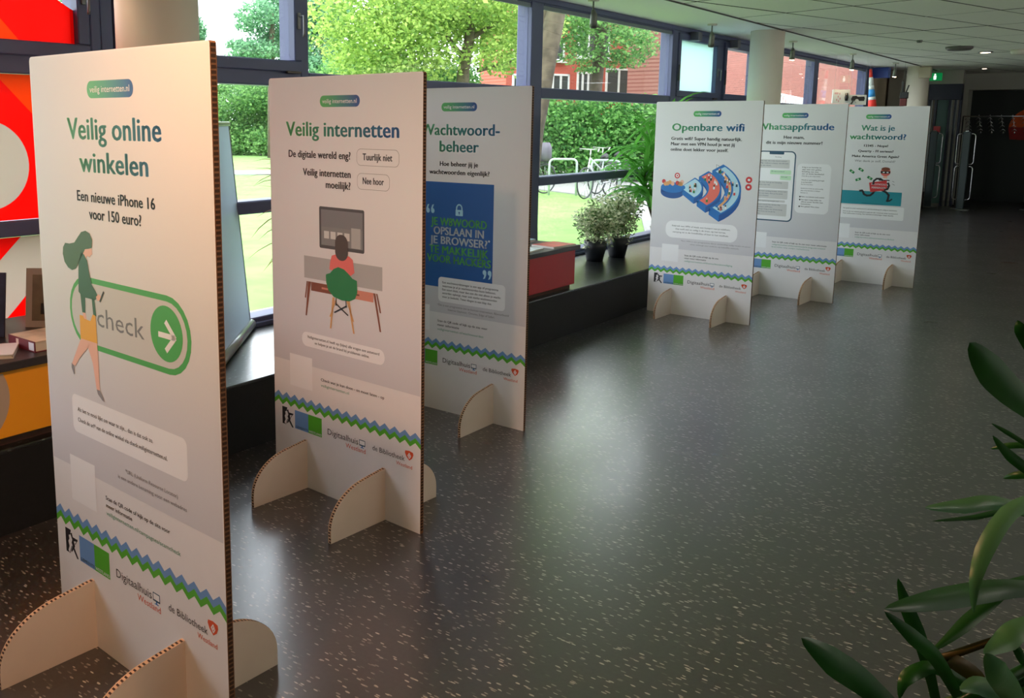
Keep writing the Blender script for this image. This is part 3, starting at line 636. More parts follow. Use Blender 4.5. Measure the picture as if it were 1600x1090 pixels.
# blue pond with bathers
pr.ell(.18, 1.045, .105, .052, 'isod', 2); pr.rect(.075, 1.045, .285, 1.085, 'isod', 2); pr.ell(.18, 1.085, .105, .045, 'isob', 3)
for u, v, m in ((.10, 1.135, 'red'), (.115, 1.115, 'sand'), (.135, 1.118, 'sand'), (.155, 1.128, 'sand'), (.222, 1.125, 'red'), (.24, 1.12, 'sand'), (.255, 1.118, 'sand'), (.262, 1.135, 'skin'), (.18, 1.118, 'skin')): pr.ell(u, v, .017, .018, m, 4, 12)
pr.ell(.218, 1.187, .024, .024, 'red', 3); pr.ell(.218, 1.187, .014, .014, 'w', 4); pr.ell(.218, 1.187, .007, .007, 'red', 5); pr.line([(.218, 1.16), (.214, 1.12)], .002, 'inkg', 3)
for v in (1.177, 1.119): pr.ell(.823, v, .026, .026, 'red', 3); pr.ell(.823, v, .011, .009, 'w', 4)
pr.rect(.817, 1.111, .829, 1.127, 'w', 5)
def arc(cu, cv, r0, r1, a0, a1, depth, floor, k):
    f = lambda r, a: (cu+r*math.cos(math.radians(a)), cv+r*.55*math.sin(math.radians(a)))
    A_ = [a0+(a1-a0)*i/14 for i in range(15)]
    ring = [f(r1, a) for a in A_]+[f(r0, a) for a in A_[::-1]]
    pr.poly([(u, v-depth) for u, v in ring], 'isod', k)
    ends = [f(r0, a0), f(r1, a0)]; pr.poly([ends[0], ends[1], (ends[1][0], ends[1][1]-depth), (ends[0][0], ends[0][1]-depth)], 'isob', k+1)
    for i in range(14):
        p, q = f(r1, A_[i]), f(r1, A_[i+1]); pr.poly([p, q, (q[0], q[1]-depth), (p[0], p[1]-depth)], 'isod', k+1)
        p, q = f(r0, A_[i]), f(r0, A_[i+1]); pr.poly([p, q, (q[0], q[1]-depth*.6), (p[0], p[1]-depth*.6)], 'isob', k+1)
    pr.poly(ring, 'isob', k+2)
    e = .014; ring2 = [f(r1-e, a) for a in [a0+4+(a1-a0-8)*i/14 for i in range(15)]]+[f(r0+e, a) for a in [a1-4-(a1-a0-8)*i/14 for i in range(15)]]
    pr.poly(ring2, floor, k+3)
arc(.25, 1.09, .03+.0, .20, -52, 52, .045, 'isol', 3)
arc(.25, 1.09, .235, .355, -50, 48, .05, 'salmon', 3)
arc(.25, 1.09, .385, .515, -48, 46, .055, 'isol', 3)
arc(.25, 1.09, .40, .45, -40, 38, .0, 'sand', 9)
rp = random.Random(3)
for (r0, r1, n, a) in ((.08, .17, 7, 38), (.25, .33, 9, 38), (.40, .49, 20, 40)):
    for i in range(n):
        an = math.radians(rp.uniform(-a, a)); r = rp.uniform(r0, r1); u = .25+r*math.cos(an); v = 1.09+r*.55*math.sin(an)
        pr.poly([(u-.008, v-.018), (u+.008, v-.018), (u+.007, v+.004), (u-.007, v+.004)], rp.choice(['ink', 'red', 'chairg', 'w', 'dteal', 'coral', 'wood3']), 14); pr.ell(u, v+.010, .007, .008, rp.choice(['skin', 'hair', 'w', 'skin']), 15, 8)
for q in ([(.55, 1.265), (.55, 1.29), (.585, 1.275), (.585, 1.25)], [(.60, 1.245), (.60, 1.268), (.63, 1.252), (.63, 1.23)], [(.655, 1.22), (.655, 1.235), (.68, 1.22), (.68, 1.2)]): pr.line(q+[q[0]], .002, 'frame', 3)
pr.done('illustration', b)
# --- panel 5
b = stands[4]
pr = Print(); pr.text('Whatsappfraude', .105, .797, 1.568, .058, 'title', True); pr.done('title_lettering', b)
pr = Print(); lines(pr, [('Hee mam,', .358, .544, 1.487), ('dit is mijn nieuwe nummer!', .198, .705, 1.437)], .027)
pr.rect(.50, .808, .800, 1.262, 'w', 2, .045)
rows = [('Krijg je een berichtje via', .713, 1.225, 1), ('app met een gekke', .715, 1.205, 1), ('betaling van een', .69, 1.185, 1), ('ver of dicht familielid?', .742, 1.165, 1), ('Check dan op een rustig moment', .71, 1.145, 0), ('Wordt er om betaling gevraagd', .745, 1.108, 1), ('in je bericht?', .64, 1.088, 1), ('Doe dat nooit direct', .65, 1.068, 0), ('Sinds kort kun je eenvoudig', .742, 1.032, 0), ('zien of je bericht in beheer', .72, 1.012, 0), ('binnen is:', .61, .992, 0), ('Bellen met bekende (oud) nummer', .76, .955, 1), ('Een eigen vraag stellen die', .735, .928, 1), ('alleen jouw familie kan', .75, .908, 1), ('beantwoorden', .64, .888, 1), ('Niet gelukt? Niet doen', .72, .865, 1)]
for s_, u1, v, bo in rows: pr.text(s_, .545 if v > .96 else .555, u1, v, .0105, 'ink', bool(bo), 3)
for v in (.959, .932, .869): pr.ell(.543, v, .007, .007, 'ink', 3, 12)
scan_block(pr, [('Scan de QR code of kijk op de site voor meer informatie', .812)], ('veiliginternetten.nl/themas/situatie/ik-krijg-een-vreemd', .80)); pr.text('bericht-via-mijn-telefoon', .318, .661, .466, .011, 'linkg'); pr.done('body_lettering', b)
pr = Print(); pr.rect(.128, .716, .483, 1.372, 'dteal', 2, .045); pr.rect(.138, .727, .472, 1.362, 'w', 3, .036); pr.rect(.238, 1.340, .373, 1.368, 'dteal', 4, .008)
pr.text('Vandaag', .29, .35, 1.312, .010, 'inkg', False, 4)
bub = [(.15, .43, 1.212, 1.292, 'lgrey', ['Hee mam, dit is mijn nieuwe nummer', 'Mijn telefoon is kapot, dus dit even', 'op een nieuwe.']), (.255, .448, 1.155, 1.195, 'pgreen', ['Oh wat vervelend!']), (.35, .452, 1.105, 1.145, 'pgreen', ['Ach joh!']), (.15, .43, 1.02, 1.09, 'lgrey', ['Ja, nou, kun jij een betaling', 'doen voor mij?']), (.15, .43, .925, 1.008, 'lgrey', ['Ik moet vandaag betalen. Ik kan niet', 'bij mijn bank. Kan jij het even', 'voorschieten?']), (.15, .41, .893, .915, 'lgrey', ['Dan maak ik het morgen over']), (.15, .43, .765, .88, 'lgrey', ['Super mama! Hier de link. Het', 'bedrag is 2399 euro', 'Morgen krijg je het direct terug', 'Niet boos op me zijn he', 'Kus'])]
for u0, u1, v0, v1, m_, ls in bub:
    pr.rect(u0, v0, u1, v1, m_, 4, .008)
    for q, s_ in enumerate(ls): pr.text(s_, u0+.01, min(u1-.012, u0+.01+len(s_)*.0072), v1-.018-q*.0215, .0105, 'dteal', False, 5)
pr.done('illustration', b)
# --- panel 6
b = stands[5]
pr = Print(); pr.text('Wat is je', .295, .606, 1.560, .054, 'title', True); pr.text('wachtwoord?', .191, .714, 1.472, .054, 'title', True); pr.done('title_lettering', b)
pr = Print(); lines(pr, [('12345 - Nope!', .334, .558, 1.397), ('Qwerty - Ff serieus?', .284, .612, 1.343), ('Make America Great Again?', .229, .667, 1.291)], .022); pr.text('Wat denk je zelf, Donald?', .258, .636, 1.244, .021, 'inkg', False, 3)
pr.rect(.15, .667, .756, .800, 'w', 2, .015)
lines(pr, [('Een goed en sterk wachtwoord is van levensbelang om veilig te internetten', .185, .692, .760), ('Ook als die ene website gehackt is, gebruik dan overal een ander wachtwoord', .183, .700, .727), ('Veel onthouden is lastig. Een wachtwoordmanager helpt daarbij.', .185, .665, .706)], .0105)
scan_block(pr, [('Scan de QR code of kijk op de site voor', .652), ('meer informatie', .460)], ('veiliginternetten.nl/themas/wachtwoordbeheer', .693)); pr.done('body_lettering', b)
pr = Print(); pr.rect(.13, .812, .723, .949, 'teal', 2)
for u, v, a_ in ((.241, 1.142, -35), (.326, 1.163, -30), (.306, 1.063, 20), (.415, 1.082, -30)):
    ca, sa = math.cos(math.radians(a_)), math.sin(math.radians(a_)); pr.poly([(u+p*ca-q*sa, v+p*sa+q*ca) for p, q in ((-.026, -.012), (.026, -.012), (.026, .012), (-.026, .012))], 'chairg', 3); pr.ell(u, v, .008, .007, 'pgreen', 4, 10)
pr.line([(.330, .948), (.352, .952), (.362, .94), (.372, .916), (.400, .903), (.432, .906), (.456, .93), (.468, .952)], .020, 'ink', 4); pr.line([(.536, .965), (.578, .945), (.604, .918), (.600, .88), (.596, .858)], .020, 'ink', 4); pr.poly([(.582, .852), (.588, .872), (.612, .868), (.636, .886), (.642, .876), (.622, .855), (.598, .848)], 'ink', 4)
pr.poly([(.46, 1.06), (.50, 1.085), (.565, 1.08), (.605, 1.04), (.612, 1.0), (.590, .972), (.52, .955), (.46, .98)], 'w', 3)
for v in (1.06, 1.03, 1.0): pr.rect(.50, v, .60, v+.010, 'ink', 4)
pr.poly([(.412, 1.035), (.575, 1.065), (.585, .968), (.430, .940)], 'red', 5); pr.text('WACHTWOORD', .432, .572, 1.012, .018, 'w', True, 6); pr.text('MANAGER', .440, .572, .978, .020, 'w', True, 6)
pr.line([(.452, 1.022), (.455, 1.055), (.480, 1.078), (.515, 1.078), (.535, 1.065)], .018, 'ink', 7); pr.line([(.590, 1.04), (.600, 1.01), (.588, .978), (.562, .968)], .018, 'ink', 7)
pr.ell(.556, 1.148, .046, .042, 'coral', 4); pr.poly([(.512, 1.158), (.600, 1.158), (.600, 1.135), (.560, 1.130), (.512, 1.135)], 'ink', 5); pr.ell(.54, 1.144, .011, .006, 'w', 6, 12); pr.ell(.575, 1.144, .011, .006, 'w', 6, 12); pr.ell(.556, 1.178, .040, .018, 'wood', 5); pr.rect(.54, 1.085, .575, 1.108, 'skin', 4)
pr.line([(.36, .826), (.56, .822)], .003, 'dteal', 3); pr.line([(.625, 1.06), (.645, 1.05)], .003, 'ink', 3); pr.line([(.628, 1.03), (.65, 1.02)], .003, 'ink', 3)
pr.done('illustration', b)

# ------------------------------------------------------------------ CABINETS on the plinth
def cabinet(name, label, y0, y1, m, disc=None):
    t = thing(name, label, 'cabinet', ((PX+XF)/2, (y0+y1)/2, PZ)); cx, cy = (PX+XF)/2, (y0+y1)/2
    f = MB().box((PX-.03-cx, y0-cy, .035), (XF+.12-cx, y1-cy, .305), None, .003).build('body', m, t)
    MB().box((PX-.06-cx, y0+.02-cy, 0), (XF+.15-cx, y1-.02-cy, .035)).build('kick_plate', mat('brown_kick', (70, 44, 30), .7), t)
    MB().box((PX-.01-cx, y0-cy, .306), (XF+.1-cx, y1+.045-cy, .340), None, .003).build('top', M['blacktop'], t)
    if disc: MB().prism([(disc[0]+disc[2]*math.cos(a*PI/20)-cy, disc[1]+disc[2]*math.sin(a*PI/20)-PZ) for a in range(40) if disc[1]+disc[2]*math.sin(a*PI/20) < PZ+.3 and disc[1]+disc[2]*math.sin(a*PI/20) > PZ+.04], lambda u, v, w: (PX-.029-cx+w, u, v), .001).build('grey_disc', M['greyc'], t)
    return t
cabinet('low_cabinet', 'low yellow cabinet with dark top behind the nearest panel', .4, 2.3, M['yellow'], (1.47, .55, .2))
cabinet('low_cabinet', 'low red cabinet with black top, right of the third panel', 4.45, 6.21, M['red'])
TZ = PZ+.34
def book(name, label, corners, z, h, mc, ms, cat='book', group=None):
    c = [Vector((p.x, p.y)) for p in corners]; ctr = sum(c, Vector((0, 0)))/4
    t = thing(name, label, cat, (ctr.x, ctr.y, z), 0, group); e = .004
    q = [(p.x-ctr.x, p.y-ctr.y) for p in c]; qi = [(a*.97, b*.97) for a, b in q]
    MB().prism(qi, lambda u, v, w: (u, v, e+w), h-2*e).build('pages', mat('paper_edge', (206, 198, 186), .8), t)
    MB().prism(q, lambda u, v, w: (u, v, h-e+w), e).build('front_cover', mc, t)
    MB().prism(q, lambda u, v, w: (u, v, w), e).build('back_cover', ms, t)
    a, bb = Vector(q[0]), Vector(q[1]); d = (bb-a).normalized(); n = Vector((d.y, -d.x))*.003
    if (a+n).length < a.length: n = -n
    MB().prism([tuple(a), tuple(bb), tuple(bb+n), tuple(a+n)], lambda u, v, w: (u, v, w), h).build('spine', ms, t)
    return t
def rect_at(p, ang, w, d): 
    a = Vector((math.cos(ang), math.sin(ang))); b = Vector((-math.sin(ang), math.cos(ang))); p = Vector((p.x, p.y)); return [p, p+a*w, p+a*w+b*d, p+b*d]
p0 = atz(56, 551, TZ); p1 = atz(15, 538, TZ); d = (p0-p1); ang = math.atan2(d.y, d.x)
L = d.length
bm_ = mat('maroon_book', (104, 26, 40), .5); bc_ = mat('book_cover_photo', (200, 184, 160), .35, noise=.4, nscale=9)
bk = book('book', 'thick hardback with maroon spine lying flat on the dark counter', rect_at(p1, ang, L, .21), TZ, .045, bc_, bm_)
sp = thing('x', None, None); bpy.data.objects.remove(sp)
q0 = Vector((p1.x, p1.y)); 
def spine_mark(t, f0, f1, m_, nm):
    a = Vector((math.cos(ang), math.sin(ang))); n = Vector((a.y, -a.x))*.0036; o_ = q0-Vector((t.location.x, t.location.y))
    c = [o_+a*L*f0+n, o_+a*L*f1+n]
    MB().add([(c[0].x, c[0].y, .006), (c[1].x, c[1].y, .006), (c[1].x, c[1].y, .039), (c[0].x, c[0].y, .039)], [(0, 1, 2, 3)]).build(nm, m_, t)
spine_mark(bk, .78, .97, mat('spine_label_white', (225, 225, 235), .5), 'spine_label'); spine_mark(bk, .30, .40, mat('spine_patch_cream', (214, 190, 178), .5), 'spine_patch')
book('book', 'thin white paperback at the left edge of the counter, in front of the upright book', rect_at(atz(20, 560, TZ), 2.55, .2, .15), TZ, .018, mat('white_cover', (226, 226, 230), .4), mat('white_cover_back', (196, 190, 186), .5))
# framed booklet standing in an acrylic holder
def upright(name, label, cat, base, yaw, w, h, lean, mf, mi, inset=.03, th=.012):
    t = thing(name, label, cat, tuple(base), yaw)
    f = lambda u, v, w_: (u, v*math.sin(lean)+w_*math.cos(lean), v*math.cos(lean)-w_*math.sin(lean)+th*math.sin(lean))
    MB().prism([(-w/2, 0), (w/2, 0), (w/2, h), (-w/2, h)], f, th).build('cover', mf, t)
    if mi: MB().prism([(-w/2+inset, inset), (w/2-inset, inset), (w/2-inset, h-inset), (-w/2+inset, h-inset)], lambda u, v, w_: f(u, v, w_-.002), .002).build('picture', mi, t)
    return t
base = atz(74, 512, TZ); yw = math.radians(40)
u = upright('framed_booklet', 'brown booklet in a grey frame standing behind the maroon book', 'booklet', base, yw, .20, .27, .2, mat('frame_grey_beige', (150, 138, 128), .4), mat('sepia_page', (104, 92, 74), .5, noise=.25, nscale=14))
MB().prism([(-.03, .06), (.03, .06), (.03, .11), (-.03, .11)], lambda a_, v, w_: (a_, v*math.sin(.2)+(w_-.004)*math.cos(.2), v*math.cos(.2)-(w_-.004)*math.sin(.2)+.0024), .002).build('small_photo', mat('photo_dark', (34, 28, 26), .4), u)
MB().box((-.06, -.05, 0), (.06, .02, .004)).build('holder_foot', M['glass'], u)
upright('book', 'dark upright book cut off by the left edge of the picture', 'book', atz(-30, 527, TZ), yw, .20, .28, .2, mat('dark_cover', (44, 40, 60), .4, noise=.5, nscale=12), None)
# magazines on the red cabinet
rm = random.Random(5); mcol = [(205, 214, 214), (190, 60, 60), (150, 180, 190), (220, 220, 216), (80, 120, 140), (214, 196, 160), (196, 206, 210), (120, 150, 150)]
spots = [(-3.52, 5.66, .1), (-3.50, 6.05, -.12), (-3.80, 6.02, .15), (-4.02, 6.06, .05), (-3.50, 5.32, .0), (-3.84, 5.6, .12)]
for k, (x, y, a_) in enumerate(spots):
    n_ = rm.randint(1, 2)
    w_, d_ = .21, .28; q = rect_at(Vector((x-.1, y-.13, 0)), a_, w_, d_)
    lab = ['magazine with pale cover on the front right half of the red cabinet', 'magazine nearest the right end of the red cabinet', 'blue grey magazine at the back of the red cabinet', 'white magazine in the back right corner of the red cabinet', 'teal magazine on the red cabinet half hidden by the third panel', 'cream magazine at the back of the red cabinet behind the third panel'][k]
    t = thing('magazine', lab, 'magazine', (x, y, TZ), 0, 'magazines on the red cabinet')
    c = Vector((x, y)); q = [(p.x-c.x, p.y-c.y) for p in q]
    MB().prism(q, lambda u_, v, w: (u_, v, w), .010+.004*(k % 3)).build('pages', mat('pages_%d' % k, (212, 208, 200), .7), t)
    MB().prism(q, lambda u_, v, w: (u_, v, .0101+.004*(k % 3)+w), .001).build('cover', mat('magazine_cover_%d' % k, mcol[k], .3, noise=.5, nscale=16), t)
upright('brochure', 'dark green upright brochure behind the third panel beside the mullion', 'brochure', (-4.0, 6.1, TZ), math.radians(30), .16, .24, .12, mat('brochure_green', (30, 62, 56), .4), None)

# ------------------------------------------------------------------ leaning pull-up banner on the plinth
p_r = atz(392, 514, PZ); p_l = atz(352, 565, PZ); d = (p_l-p_r).normalized(); wid = .85
t = thing('pull_up_banner', 'grey pull-up banner leaning on the plinth behind the nearest panel', 'banner', tuple(p_r), math.atan2(d.y, d.x))
lean = .085; shift = .0
f = lambda u_, v, w: (u_+v*.0, w*1.0-v*math.sin(lean), v*math.cos(lean))
ban = film_mat('banner_print', (204, 216, 224), .45)
def bq(u0, v0, u1, v1, w0, th): 
    return MB().prism([(u0, v0), (u1, v0), (u1, v1), (u0, v1)], lambda a_, v, w: f(a_+(.0)*v, v, w0+w), th)
bq(.012, .06, wid-.012, 1.25, 0, .003).build('sheet', ban, t)
bq(0, .03, .012, 1.26, -.006, .012).build('side_profile', M['steel'], t); bq(wid-.012, .03, wid, 1.26, -.006, .012).build('side_profile', M['steel'], t)
MB().tube([f(-.01, 1.262, 0), f(wid+.01, 1.262, 0)], .014, 10).build('top_rail', M['steel'], t)
MB().tube([(-.02, 0, .03), (wid+.02, 0, .03)], .03, 14).build('base_rail', mat('rail_silver', (168, 172, 176), .3, .7), t)
t_ban = t

# ------------------------------------------------------------------ plants inside
def blade(mb, base, dirv, L, w, droop, m, seg=6, fold=.25, up=Vector((0, 0, 1))):
    """strap leaf with a folded midrib"""
    d = Vector(dirv).normalized(); p = Vector(base); side = d.cross(up)
    if side.length < .1: side = Vector((1, 0, 0))
    side.normalize(); vs = []; st = L/seg
    for i in range(seg+1):
        t = i/seg; ww = w*(math.sin(PI*min(1, (t*.86+.10)))**.8)*(1 if t < 1 else 0)+.0005
        n = side.cross(d).normalized()
        vs += [p-side*ww/2+n*ww*fold, p, p+side*ww/2+n*ww*fold]
        p = p+d*st; d = (d+Vector((0, 0, -droop/seg))).normalized(); side = (side-d*side.dot(d)).normalized()
    fs = []
    for i in range(seg): a = i*3; fs += [(a, a+1, a+4, a+3), (a+1, a+2, a+5, a+4)]
    mb.add(vs, fs, m, True); mb.flat = True
def palm(name, label, x, y, zb, stems, leafm, nleaf, L, w, potm, group=None, seed=1, droop=1.4, tilt=(.1, 1.2)):
    r = random.Random(seed); t = thing(name, label, 'plant', (x, y, zb), 0, group)
    MB().lathe([(.085, 0), (.12, .20), (.125, .21), (.115, .21), (.11, .19), (0.001, .185)], 28).build('pot', potm, t)
    MB().lathe([(.108, .17), (.108, .19), (.001, .195)], 20).build('soil', M['soil'], t)
    for (sx, sy, h) in stems:
        st = MB().tube([(sx*.3, sy*.3, .18), (sx*.8, sy*.8, .18+h*.5), (sx, sy, .18+h)], [.016, .013, .011], 8).build('stem', M['bark'], t)
        nb = nleaf
        for k in range(nb):
            mb = MB(); a = k*2.4+r.uniform(-.3, .3); el = r.uniform(*tilt)
            hh = .18+h-(nb-k)/nb*h*.35
            blade(mb, (sx, sy, hh+.0), (math.cos(a)*math.cos(el), math.sin(a)*math.cos(el), math.sin(el)), L*r.uniform(.7, 1.1), w*r.uniform(.8, 1.1), droop*r.uniform(.7, 1.3), None)
            mb.build('leaf', leafm, t)
    return t
def palm2(t_): pass
palm('dracaena', 'dark red-edged spiky potted plant behind the second panel', -3.86, 3.93, PZ, [(0, 0, .45), (-.02, -.04, .74)], M['dracr'], 34, .50, .020, M['potm'], seed=3, droop=1.5)
palm('corn_palm', 'tall bright green palm with strap leaves beside the fourth panel', -3.88, 8.98, PZ, [(0.0, .0, 1.18), (-.10, -.12, .90), (-.12, -.22, .60), (-.02, -.25, .35)], M['palmg'], 30, .60, .058, M['potm'], seed=8, droop=1.5)
def ficus(label, x, y, r0, h0, seed):
    r = random.Random(seed); t = thing('variegated_ficus', label, 'plant', (x, y, PZ), 0, 'variegated plants in black pots')
    MB().lathe([(.075, 0), (.10, .12), (.108, .19), (.10, .192), (.096, .17), (.001, .165)], 28).build('pot', M['potm'], t)
    MB().lathe([(.094, .155), (.094, .172), (.001, .175)], 20).build('soil', M['soil'], t)
    for k in range(4):
        a = k*1.7; MB().tube([(0.02*math.cos(a), .02*math.sin(a), .16), (.05*math.cos(a), .05*math.sin(a), .28), (.12*math.cos(a), .12*math.sin(a), .16+h0*.8)], [.006, .005, .003], 6).build('stem', M['bark'], t)
    mb = MB(); mb.flat = True
    for k in range(2400):
        a = r.uniform(0, 2*PI); ph = math.acos(r.uniform(-1, 1)); rr = r.random()**.45
        lump = 1+.25*math.sin(3*a+seed)+.15*math.sin(5*ph+seed)
        p = Vector((r0*rr*lump*math.sin(ph)*math.cos(a), r0*rr*lump*math.sin(ph)*math.sin(a), .17+h0*.52+h0*.5*rr*lump*math.cos(ph)))
        b_ = r.uniform(0, 2*PI); el = r.uniform(-1.0, .3); d_ = Vector((math.cos(b_)*math.cos(el), math.sin(b_)*math.cos(el), math.sin(el))); s_ = d_.orthogonal().normalized(); s_.rotate(Matrix.Rotation(r.uniform(0, 6), 3, d_))
        l_ = r.uniform(.03, .05); mb.add([p, p+d_*l_*.45+s_*l_*.24, p+d_*l_, p+d_*l_*.45-s_*l_*.24], [(0, 1, 2, 3)])
    mb.build('foliage', M['figl'], t, kind='stuff'); return t
pa = atz(929, 407, PZ); ficus('variegated bushy plant in the left black pot on the plinth', pa.x, pa.y, .20, .38, 1)
pb = atz(958, 404, PZ); pb = pb+Vector((-.03, .14, 0)); ficus('taller variegated plant in the right black pot, partly behind the left one', pb.x, pb.y, .20, .48, 2)

# ------------------------------------------------------------------ foreground plant, bottom right
PLX = at(1790, 1010, 1.30); t = thing('yucca', 'large dark green strap-leaved plant cut off at the lower right edge', 'plant', (PLX.x, PLX.y, 0))
MB().lathe([(.14, 0), (.19, .30), (.20, .32), (.18, .32), (.17, .28), (.001, .275)], 30).build('pot', M['potm'], t)
MB().lathe([(.168, .26), (.168, .285), (.001, .29)], 20).build('soil', M['soil'], t)
MB().tube([(0, 0, .27), (.02, .01, .8), (0, 0, 1.35)], [.035, .03, .024], 10).build('trunk', M['barkd'], t)
FG = [ # points (px,py,depth) tip -> base, width px, material
 ([(1515, 535, 1.05), (1550, 577, 1.08), (1602, 624, 1.13), (1700, 700, 1.25)], 52, 'fgl'),
 ([(1549, 661, 1.3), (1585, 682, 1.3), (1660, 730, 1.3)], 9, 'fgl'),
 ([(1551, 680, 1.25), (1577, 710, 1.27), (1615, 740, 1.28), (1690, 800, 1.3)], 20, 'fgl'),
 ([(1547, 701, 1.35), (1590, 695, 1.33), (1690, 700, 1.3)], 12, 'fgl'),
 ([(1567, 747, 1.35), (1600, 741, 1.33), (1690, 745, 1.3)], 15, 'fgl'),
 ([(1445, 793, 1.15), (1500, 790, 1.17), (1570, 786, 1.2), (1700, 830, 1.3)], 26, 'fgl2'),
 ([(1456, 814, 1.2), (1520, 808, 1.22), (1590, 800, 1.25), (1700, 840, 1.3)], 10, 'fgl'),
 ([(1521, 958, 1.0), (1524, 905, 1.0), (1545, 845, 1.03), (1585, 793, 1.08), (1640, 785, 1.15), (1710, 860, 1.28)], 25, 'fgl2'),
 ([(1382, 951, 1.0), (1440, 940, 1.03), (1520, 925, 1.1), (1600, 917, 1.15), (1720, 930, 1.28)], 36, 'fgl'),
 ([(1403, 903, 1.1), (1418, 950, 1.1), (1440, 1005, 1.1), (1465, 1100, 1.12)], 22, 'fgl'),
 ([(1382, 955, 1.02), (1425, 992, 1.03), (1465, 1030, 1.05), (1510, 1110, 1.08)], 24, 'fgl'),
 ([(1455, 1018, 1.1), (1490, 990, 1.12), (1530, 955, 1.15), (1600, 905, 1.2), (1720, 900, 1.3)], 22, 'fgl'),
 ([(1252, 996, .95), (1300, 1030, .96), (1350, 1065, .98), (1430, 1140, 1.0)], 40, 'fgl'),
 ([(1537, 1021, 1.05), (1570, 1000, 1.07), (1605, 975, 1.1), (1700, 950, 1.25)], 34, 'fgl2'),
 ([(1556, 1110, 1.1), (1530, 1062, 1.1), (1495, 1035, 1.1), (1466, 1030, 1.1)], 26, 'fgyel'),
 ([(1540, 1020, 1.0), (1560, 1050, 1.0), (1580, 1080, 1.02), (1600, 1130, 1.05)], 38, 'fgl2'),
 ([(1405, 1092, 1.05), (1412, 1065, 1.05), (1432, 1048, 1.06), (1470, 1045, 1.07), (1560, 1100, 1.1)], 22, 'fgl'),
 ([(1574, 993, 1.1), (1590, 1015, 1.1), (1606, 1040, 1.12), (1660, 1100, 1.2)], 14, 'fgl'),
 ([(1590, 500, 1.2), (1604, 530, 1.2), (1660, 620, 1.25)], 22, 'fgl'),
 ([(1500, 1078, 1.0), (1530, 1070, 1.02), (1570, 1085, 1.05), (1620, 1130, 1.1)], 30, 'fgl2'),
 ([(1436, 985, 1.2), (1450, 1040, 1.2), (1462, 1110, 1.2)], 14, 'fgl'),
]
for pts, wpx, mm in FG:
    P3 = [at(*p) for p in pts]; n = 14; mb = MB(); mb.flat = True; vs = []
    def cr(t_):
        s_ = t_*(len(P3)-1); i = min(int(s_), len(P3)-2); f_ = s_-i; p0_ = P3[max(i-1, 0)]; p1_ = P3[i]; p2_ = P3[i+1]; p3_ = P3[min(i+2, len(P3)-1)]
        return .5*((2*p1_)+(p2_-p0_)*f_+(2*p0_-5*p1_+4*p2_-p3_)*f_*f_+(3*p1_-p0_-3*p2_+p3_)*f_**3)
    Wd = wpx/CF*1.1
    for i in range(n+1):
        t_ = i/n; p = cr(t_); d_ = (cr(min(1, t_+.02))-cr(max(0, t_-.02))).normalized(); view = (p-C0).normalized(); s_ = d_.cross((view+Vector((0, 0, -.25))).normalized()).normalized(); nn = s_.cross(d_)
        ww = Wd*min(1, (t_*2.6)**.75+.01)*(1-.45*max(0, t_-.6)/.4)
        off = nn*ww*.16
        vs += [p-s_*ww/2+off, p-s_*ww*.25+off*.3, p, p+s_*ww*.25+off*.3, p+s_*ww/2+off]
    fs = [(i*5+j, i*5+j+1, (i+1)*5+j+1, (i+1)*5+j) for i in range(n) for j in range(4)]
    o_ = mb.add([v-Vector((PLX.x, PLX.y, 0)) for v in vs], fs, None, True).build('leaf', M[mm], t)
    # leaf foot: carries on to the trunk outside the picture
    e = P3[-1]-Vector((PLX.x, PLX.y, 0)); zt = min(1.32, max(.6, e.z))
    MB().tube([e, e*.5+Vector((0, 0, zt*.5)), (0, 0, zt)], [Wd*.28, Wd*.2, .010], 6).build('leaf_base', M[mm], t)

# ------------------------------------------------------------------ ceiling fittings
def track_spot(x, y, k, lit=True):
    labs = {1: None}
    t = thing('track_spot', None, 'spotlight', (x, y, CZ), 0, 'ceiling spotlights along the window')
    MB().lathe([(.05, -.018), (.052, 0)], 20).build('rose', mat('spot_rose', (200, 196, 184), .5), t)
    MB().tube([(0, 0, -.018), (0, 0, -.10)], .008, 8).build('stem', M['steel'], t)
    hd = MB().tube([(0, 0, -.09), (.0, .015, -.13), (-.01, .03, -.20), (-.012, .034, -.235)], [.014, .03, .032, .036], 14).build('head', mat('spot_grey', (96, 98, 92), .4, .3), t)
    MB().tube([(-.0125, .0345, -.236), (-.014, .036, -.243)], .030, 14).build('bulb', M['bulb'] if lit else M['steel'], t)
    return t
SLB = ['unlit grey ceiling spot at the top edge above the fourth window mullion', 'grey ceiling spot hanging over the frosted sash window', 'lit ceiling spot just right of the round cream column', 'lit ceiling spot above the brick view, middle of the far three', 'farthest lit ceiling spot near the blue window end']
for k, (x, y) in enumerate(((-3.95, 7.43), (-3.86, 10.0), (-3.78, 12.64), (-3.7, 15.4), (-3.62, 18.02))):
    t = track_spot(x, y, k, k > 1); t['label'] = SLB[k]
t = track_spot(-3.95, 4.8, 9); t['label'] = 'ceiling spot above the left windows, out of the frame'
def disc(name, label, cat, x, y, r, h, m, inner=None, z=CZ):
    t = thing(name, label, cat, (x, y, z)); MB().lathe([(r*.8, -h), (r, -h*.5), (r, 0)], 28).build('housing', m, t)
    if inner: MB().lathe([(r*.62, -h-.003), (r*.66, -h*.99)], 20).build('face', inner, t)
disc('ceiling_speaker', 'dark oval fitting hanging under the far ceiling tiles', 'ceiling fitting', -2.2, 14.86, .17, .05, mat('fitting_grey', (88, 84, 82), .5))
disc('downlight', 'round lit downlight behind the dark ceiling fitting', 'downlight', -2.04, 16.1, .10, .012, M['steel'], M['bulb'])
disc('smoke_detector', 'white smoke detector on the ceiling at the right edge', 'smoke detector', -1.61, 15.9, .10, .07, mat('detector_white', (190, 186, 176), .5))
